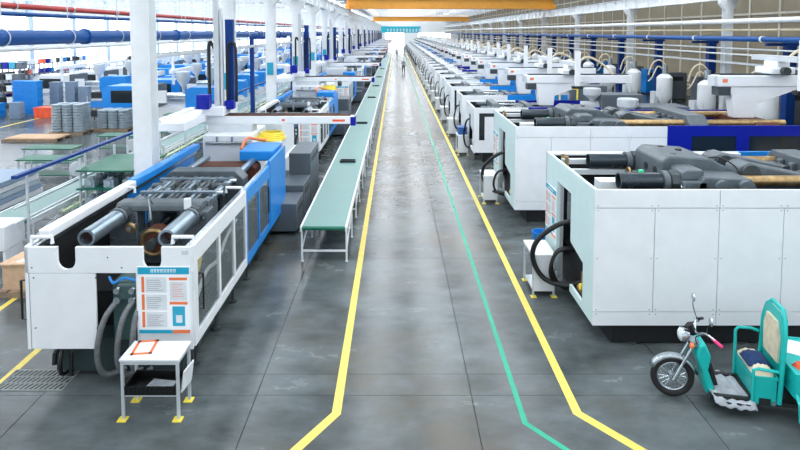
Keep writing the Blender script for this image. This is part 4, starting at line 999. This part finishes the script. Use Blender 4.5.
# machines of the side bay
def s_machine(label, loc, cover, group, rz=0):
    t = thing('injection_moulding_machine', label, 'machine', loc, rz, group)
    obj('base_frame', B(-3.2, 3.4, -.7, .7, 0, .9), W_, t); obj('clamp_cover', MB().prism([(-3.2, .9), (-3.2, 2.0), (-2.9, 2.15), (-.6, 2.15), (-.6, .9)], 'y', -.85, .85), cover, t)
    obj('window', B(-2.7, -1.2, -.856, -.85, 1.2, 1.9), GS, t)
    obj('fixed_platen', B(-.6, -.2, -.8, .8, .9, 2.2), IR, t); obj('barrel', MB().cyl((-.2, 0, 1.5), (1.6, 0, 1.5), .2, 12), CH, t)
    obj('injection_housing', MB().prism([(1.4, .9), (1.4, 1.9), (1.7, 2.05), (3.3, 2.05), (3.3, .9)], 'y', -.6, .6), cover if cover is not W_ else BL, t)
    obj('hopper', MB().lathe([(.08, 0), (.1, .3), (.38, .75), (.38, 1.2)], (1.1, 0, 1.7), 12), GR, t)
    obj('control_panel', MB().box(-.15, .45, -.95, -.8, 1.2, 1.9), W_, t)
    obj('robot_beam', MB().box(-1.0, -.75, -1.6, 1.9, 2.6, 2.85).box(-.95, -.8, -.2, .2, 2.2, 2.6).box(-.95, -.8, -1.3, -1.15, 1.9, 3.6), W_, t)
    return t
sb_ = s_machine('blue covered moulding machine in the side bay rows', (-13.4, 32.3, 0), BL, 'blue machines in the side bay')
sw_ = s_machine('white covered moulding machine in the side bay rows', (-22.5, 40.3, 0), W_, 'white machines in the side bay')
n = 0
for k in range(30):
    for x, y in ((-13.4, 32.3 + 4.1 * k), (-22.5, 40.3 + 4.1 * k)):
        if y > 150 or (k == 0): continue
        n += 1; bl_ = (n * 7) % 5 < 3; near_ = x > -15
        lb_ = '%s covered moulding machine, %s in the side bay row %s' % ('blue' if bl_ else 'white', ORDW[k], 'nearer the columns' if near_ else 'nearer the windows') if k < 7 else None
        dup(sb_ if bl_ else sw_, (x + .3 * math.sin(n), y, 0), R(180) if n % 3 == 0 else 0, lb_)
sb_['label'] = 'blue covered moulding machine, first in the side bay row nearer the columns'; sw_['label'] = 'white covered moulding machine, first in the side bay row nearer the windows'
# blue posts between the left columns
pb_ = thing('blue_post', 'slim dark blue post rising behind the white columns', 'post', (-7.0, 22.0, 0), 0, 'blue posts behind the columns')
obj('shaft', B(-.09, .09, -.09, .09, 0, 5.0), CB, pb_); obj('base_plate', B(-.16, .16, -.16, .16, 0, .02), CB, pb_); obj('head_arm', B(-.08, .7, -.06, .06, 4.85, 5.0), CB, pb_)
for k in range(1, 16): dup(pb_, (-7.0, 22.0 + 5.2 * k, 0))
pr_ = thing('blue_post', 'dark blue post of the pipe rack before the beige wall', 'post', (19.7, 28, 0), 0, 'blue posts before the beige wall')
obj('shaft', B(-.22, .22, -.2, .2, 0, 4.7), CB, pr_); obj('base_plate', B(-.3, .3, -.3, .3, 0, .02), CB, pr_); obj('head_arm', B(-1.2, .4, -.1, .1, 4.5, 4.65), CB, pr_)
for k in range(1, 22): dup(pr_, (19.7, 28 + 7.0 * k, 0))

# material dryers, mixers and cabinets along the far ends of the right row
def dryer(label, loc, group):
    t = thing('hopper_dryer', label, 'dryer', loc, 0, group)
    obj('hopper', MB().lathe([(.1, 0), (.45, .55), (.45, 1.7), (.3, 1.85), (.1, 1.95)], (0, 0, .75), 18), W_, t)
    for a in range(4): obj('leg', MB().cyl((.42 * math.cos(a * math.pi / 2 + .8), .42 * math.sin(a * math.pi / 2 + .8), 0), (.42 * math.cos(a * math.pi / 2 + .8), .42 * math.sin(a * math.pi / 2 + .8), 1.5), .03, 8), AL, t)
    obj('blower_box', B(-.35, .35, .5, 1.1, .1, 1.5), GR, t); obj('loader', MB().cyl((0, 0, 2.7), (0, 0, 3.2), .17, 14), CH, t)
    obj('feed_hose', MB().tube([(.1, 0, 3.1), (-.3, 0, 3.5), (-.7, .1, 3.3), (-.9, .2, 2.6)], .045, 8, 5), CC, t)
    obj('feed_hose', MB().tube([(-.1, .05, 2.95), (-.4, .1, 3.1), (-.7, .2, 2.4), (-.85, .3, 2.2)], .04, 8, 5), CC, t)
    return t
dr = dryer('white hopper dryer with tan hoses behind the right machine row', (16.5, 15.5, 0), 'hopper dryers behind the right row')
for i in range(1, 26): dup(dr, (16.4 + .1 * math.sin(i * 1.3), 15.5 + 4.6 * i, 0))
def cabinet(label, loc, group, m):
    t = thing('equipment_cabinet', label, 'cabinet', loc, 0, group)
    obj('body', B(-.7, .7, -.5, .5, .1, 2.1), m, t, bev=.02); obj('door', B(-.66, .66, -.515, -.5, .2, 2.0), m, t); obj('vent', B(-.4, .4, -.52, -.515, 1.5, 1.8), DK, t)
    obj('plinth', B(-.66, .66, -.46, .46, 0, .1), DK, t)
    return t
c1 = cabinet('blue chiller cabinet standing before the beige wall', (21.6, 20, 0), 'blue cabinets before the wall', BL)
c2 = cabinet('dark grey switch cabinet standing before the beige wall', (21.6, 22.4, 0), 'grey cabinets before the wall', DG)
for i in range(1, 22): dup(c1 if i % 3 == 0 else c2, (21.6 + .2 * math.sin(i), 22.4 + 4.1 * i, 0))
yg = thing('guard_rail', 'yellow tubular guard rail behind the royal blue gate machine', 'guard rail', (11.4, 13.6, 0))
for x in (-1.2, 0, 1.2): obj('post', MB().cyl((x, 0, 0), (x, 0, 3.1), .05, 10), YE, yg)
for z in (2.75, 3.0): obj('rail', MB().cyl((-1.2, 0, z), (1.2, 0, z), .06, 10), YE, yg)
ys = thing('guard_rail', 'yellow step frame among the right row robots', 'guard rail', (7.9, 25.5, 0), 0, 'yellow step frames in the right row')
for x in (-.4, .4): obj('post', MB().cyl((x, 0, 0), (x, 0, 3.2), .04, 8), YE, ys)
for z in (2.6, 2.9, 3.15): obj('rail', MB().cyl((-.4, 0, z), (.4, 0, z), .035, 8), YE, ys)
for i in range(1, 4): dup(ys, (7.9 + .1 * math.sin(i * 2), 25.5 + 17.8 * i, 0))

# carts of parts between the side bay machines
def cart(label, loc, group, m, m2):
    t = thing('parts_cart', label, 'cart', loc, 0, group)
    for x in (-.5, .5):
        for y in (-.35, .35):
            p = obj('post', B(x - .02, x + .02, y - .02, y + .02, .1, 1.45), AL, t); obj('castor', MB().cyl((x, y - .02, .05), (x, y + .02, .05), .05, 10), DK, p)
    for z in (.2, .75, 1.3): obj('shelf', B(-.52, .52, -.37, .37, z, z + .03), DG, t)
    for z, mm, w_ in ((.23, m2, .44), (.78, m, .46), (1.33, m2, .3)): obj('box_load', B(-w_, w_, -.3, .3, z, z + .34), mm, t)
    return t
kinds = [cart('metal parts cart with blue boxes among the side bay machines', (-17.6, 33, 0), 'carts with blue boxes', CR, DK), cart('metal parts cart with white boxes among the side bay machines', (-17.6, 34.8, 0), 'carts with white boxes', W_, ID),
         cart('metal parts cart with dark boxes among the side bay machines', (-17.6, 36.6, 0), 'carts with dark boxes', DK, CG)]
for i in range(60):
    x = -17.6 if i % 2 else -27.4
    dup(kinds[(i * 7 + i // 3) % 3], (x + .1 * math.sin(i * 3.1), 41 + 1.72 * i + (.6 if i % 2 else 0), 0))
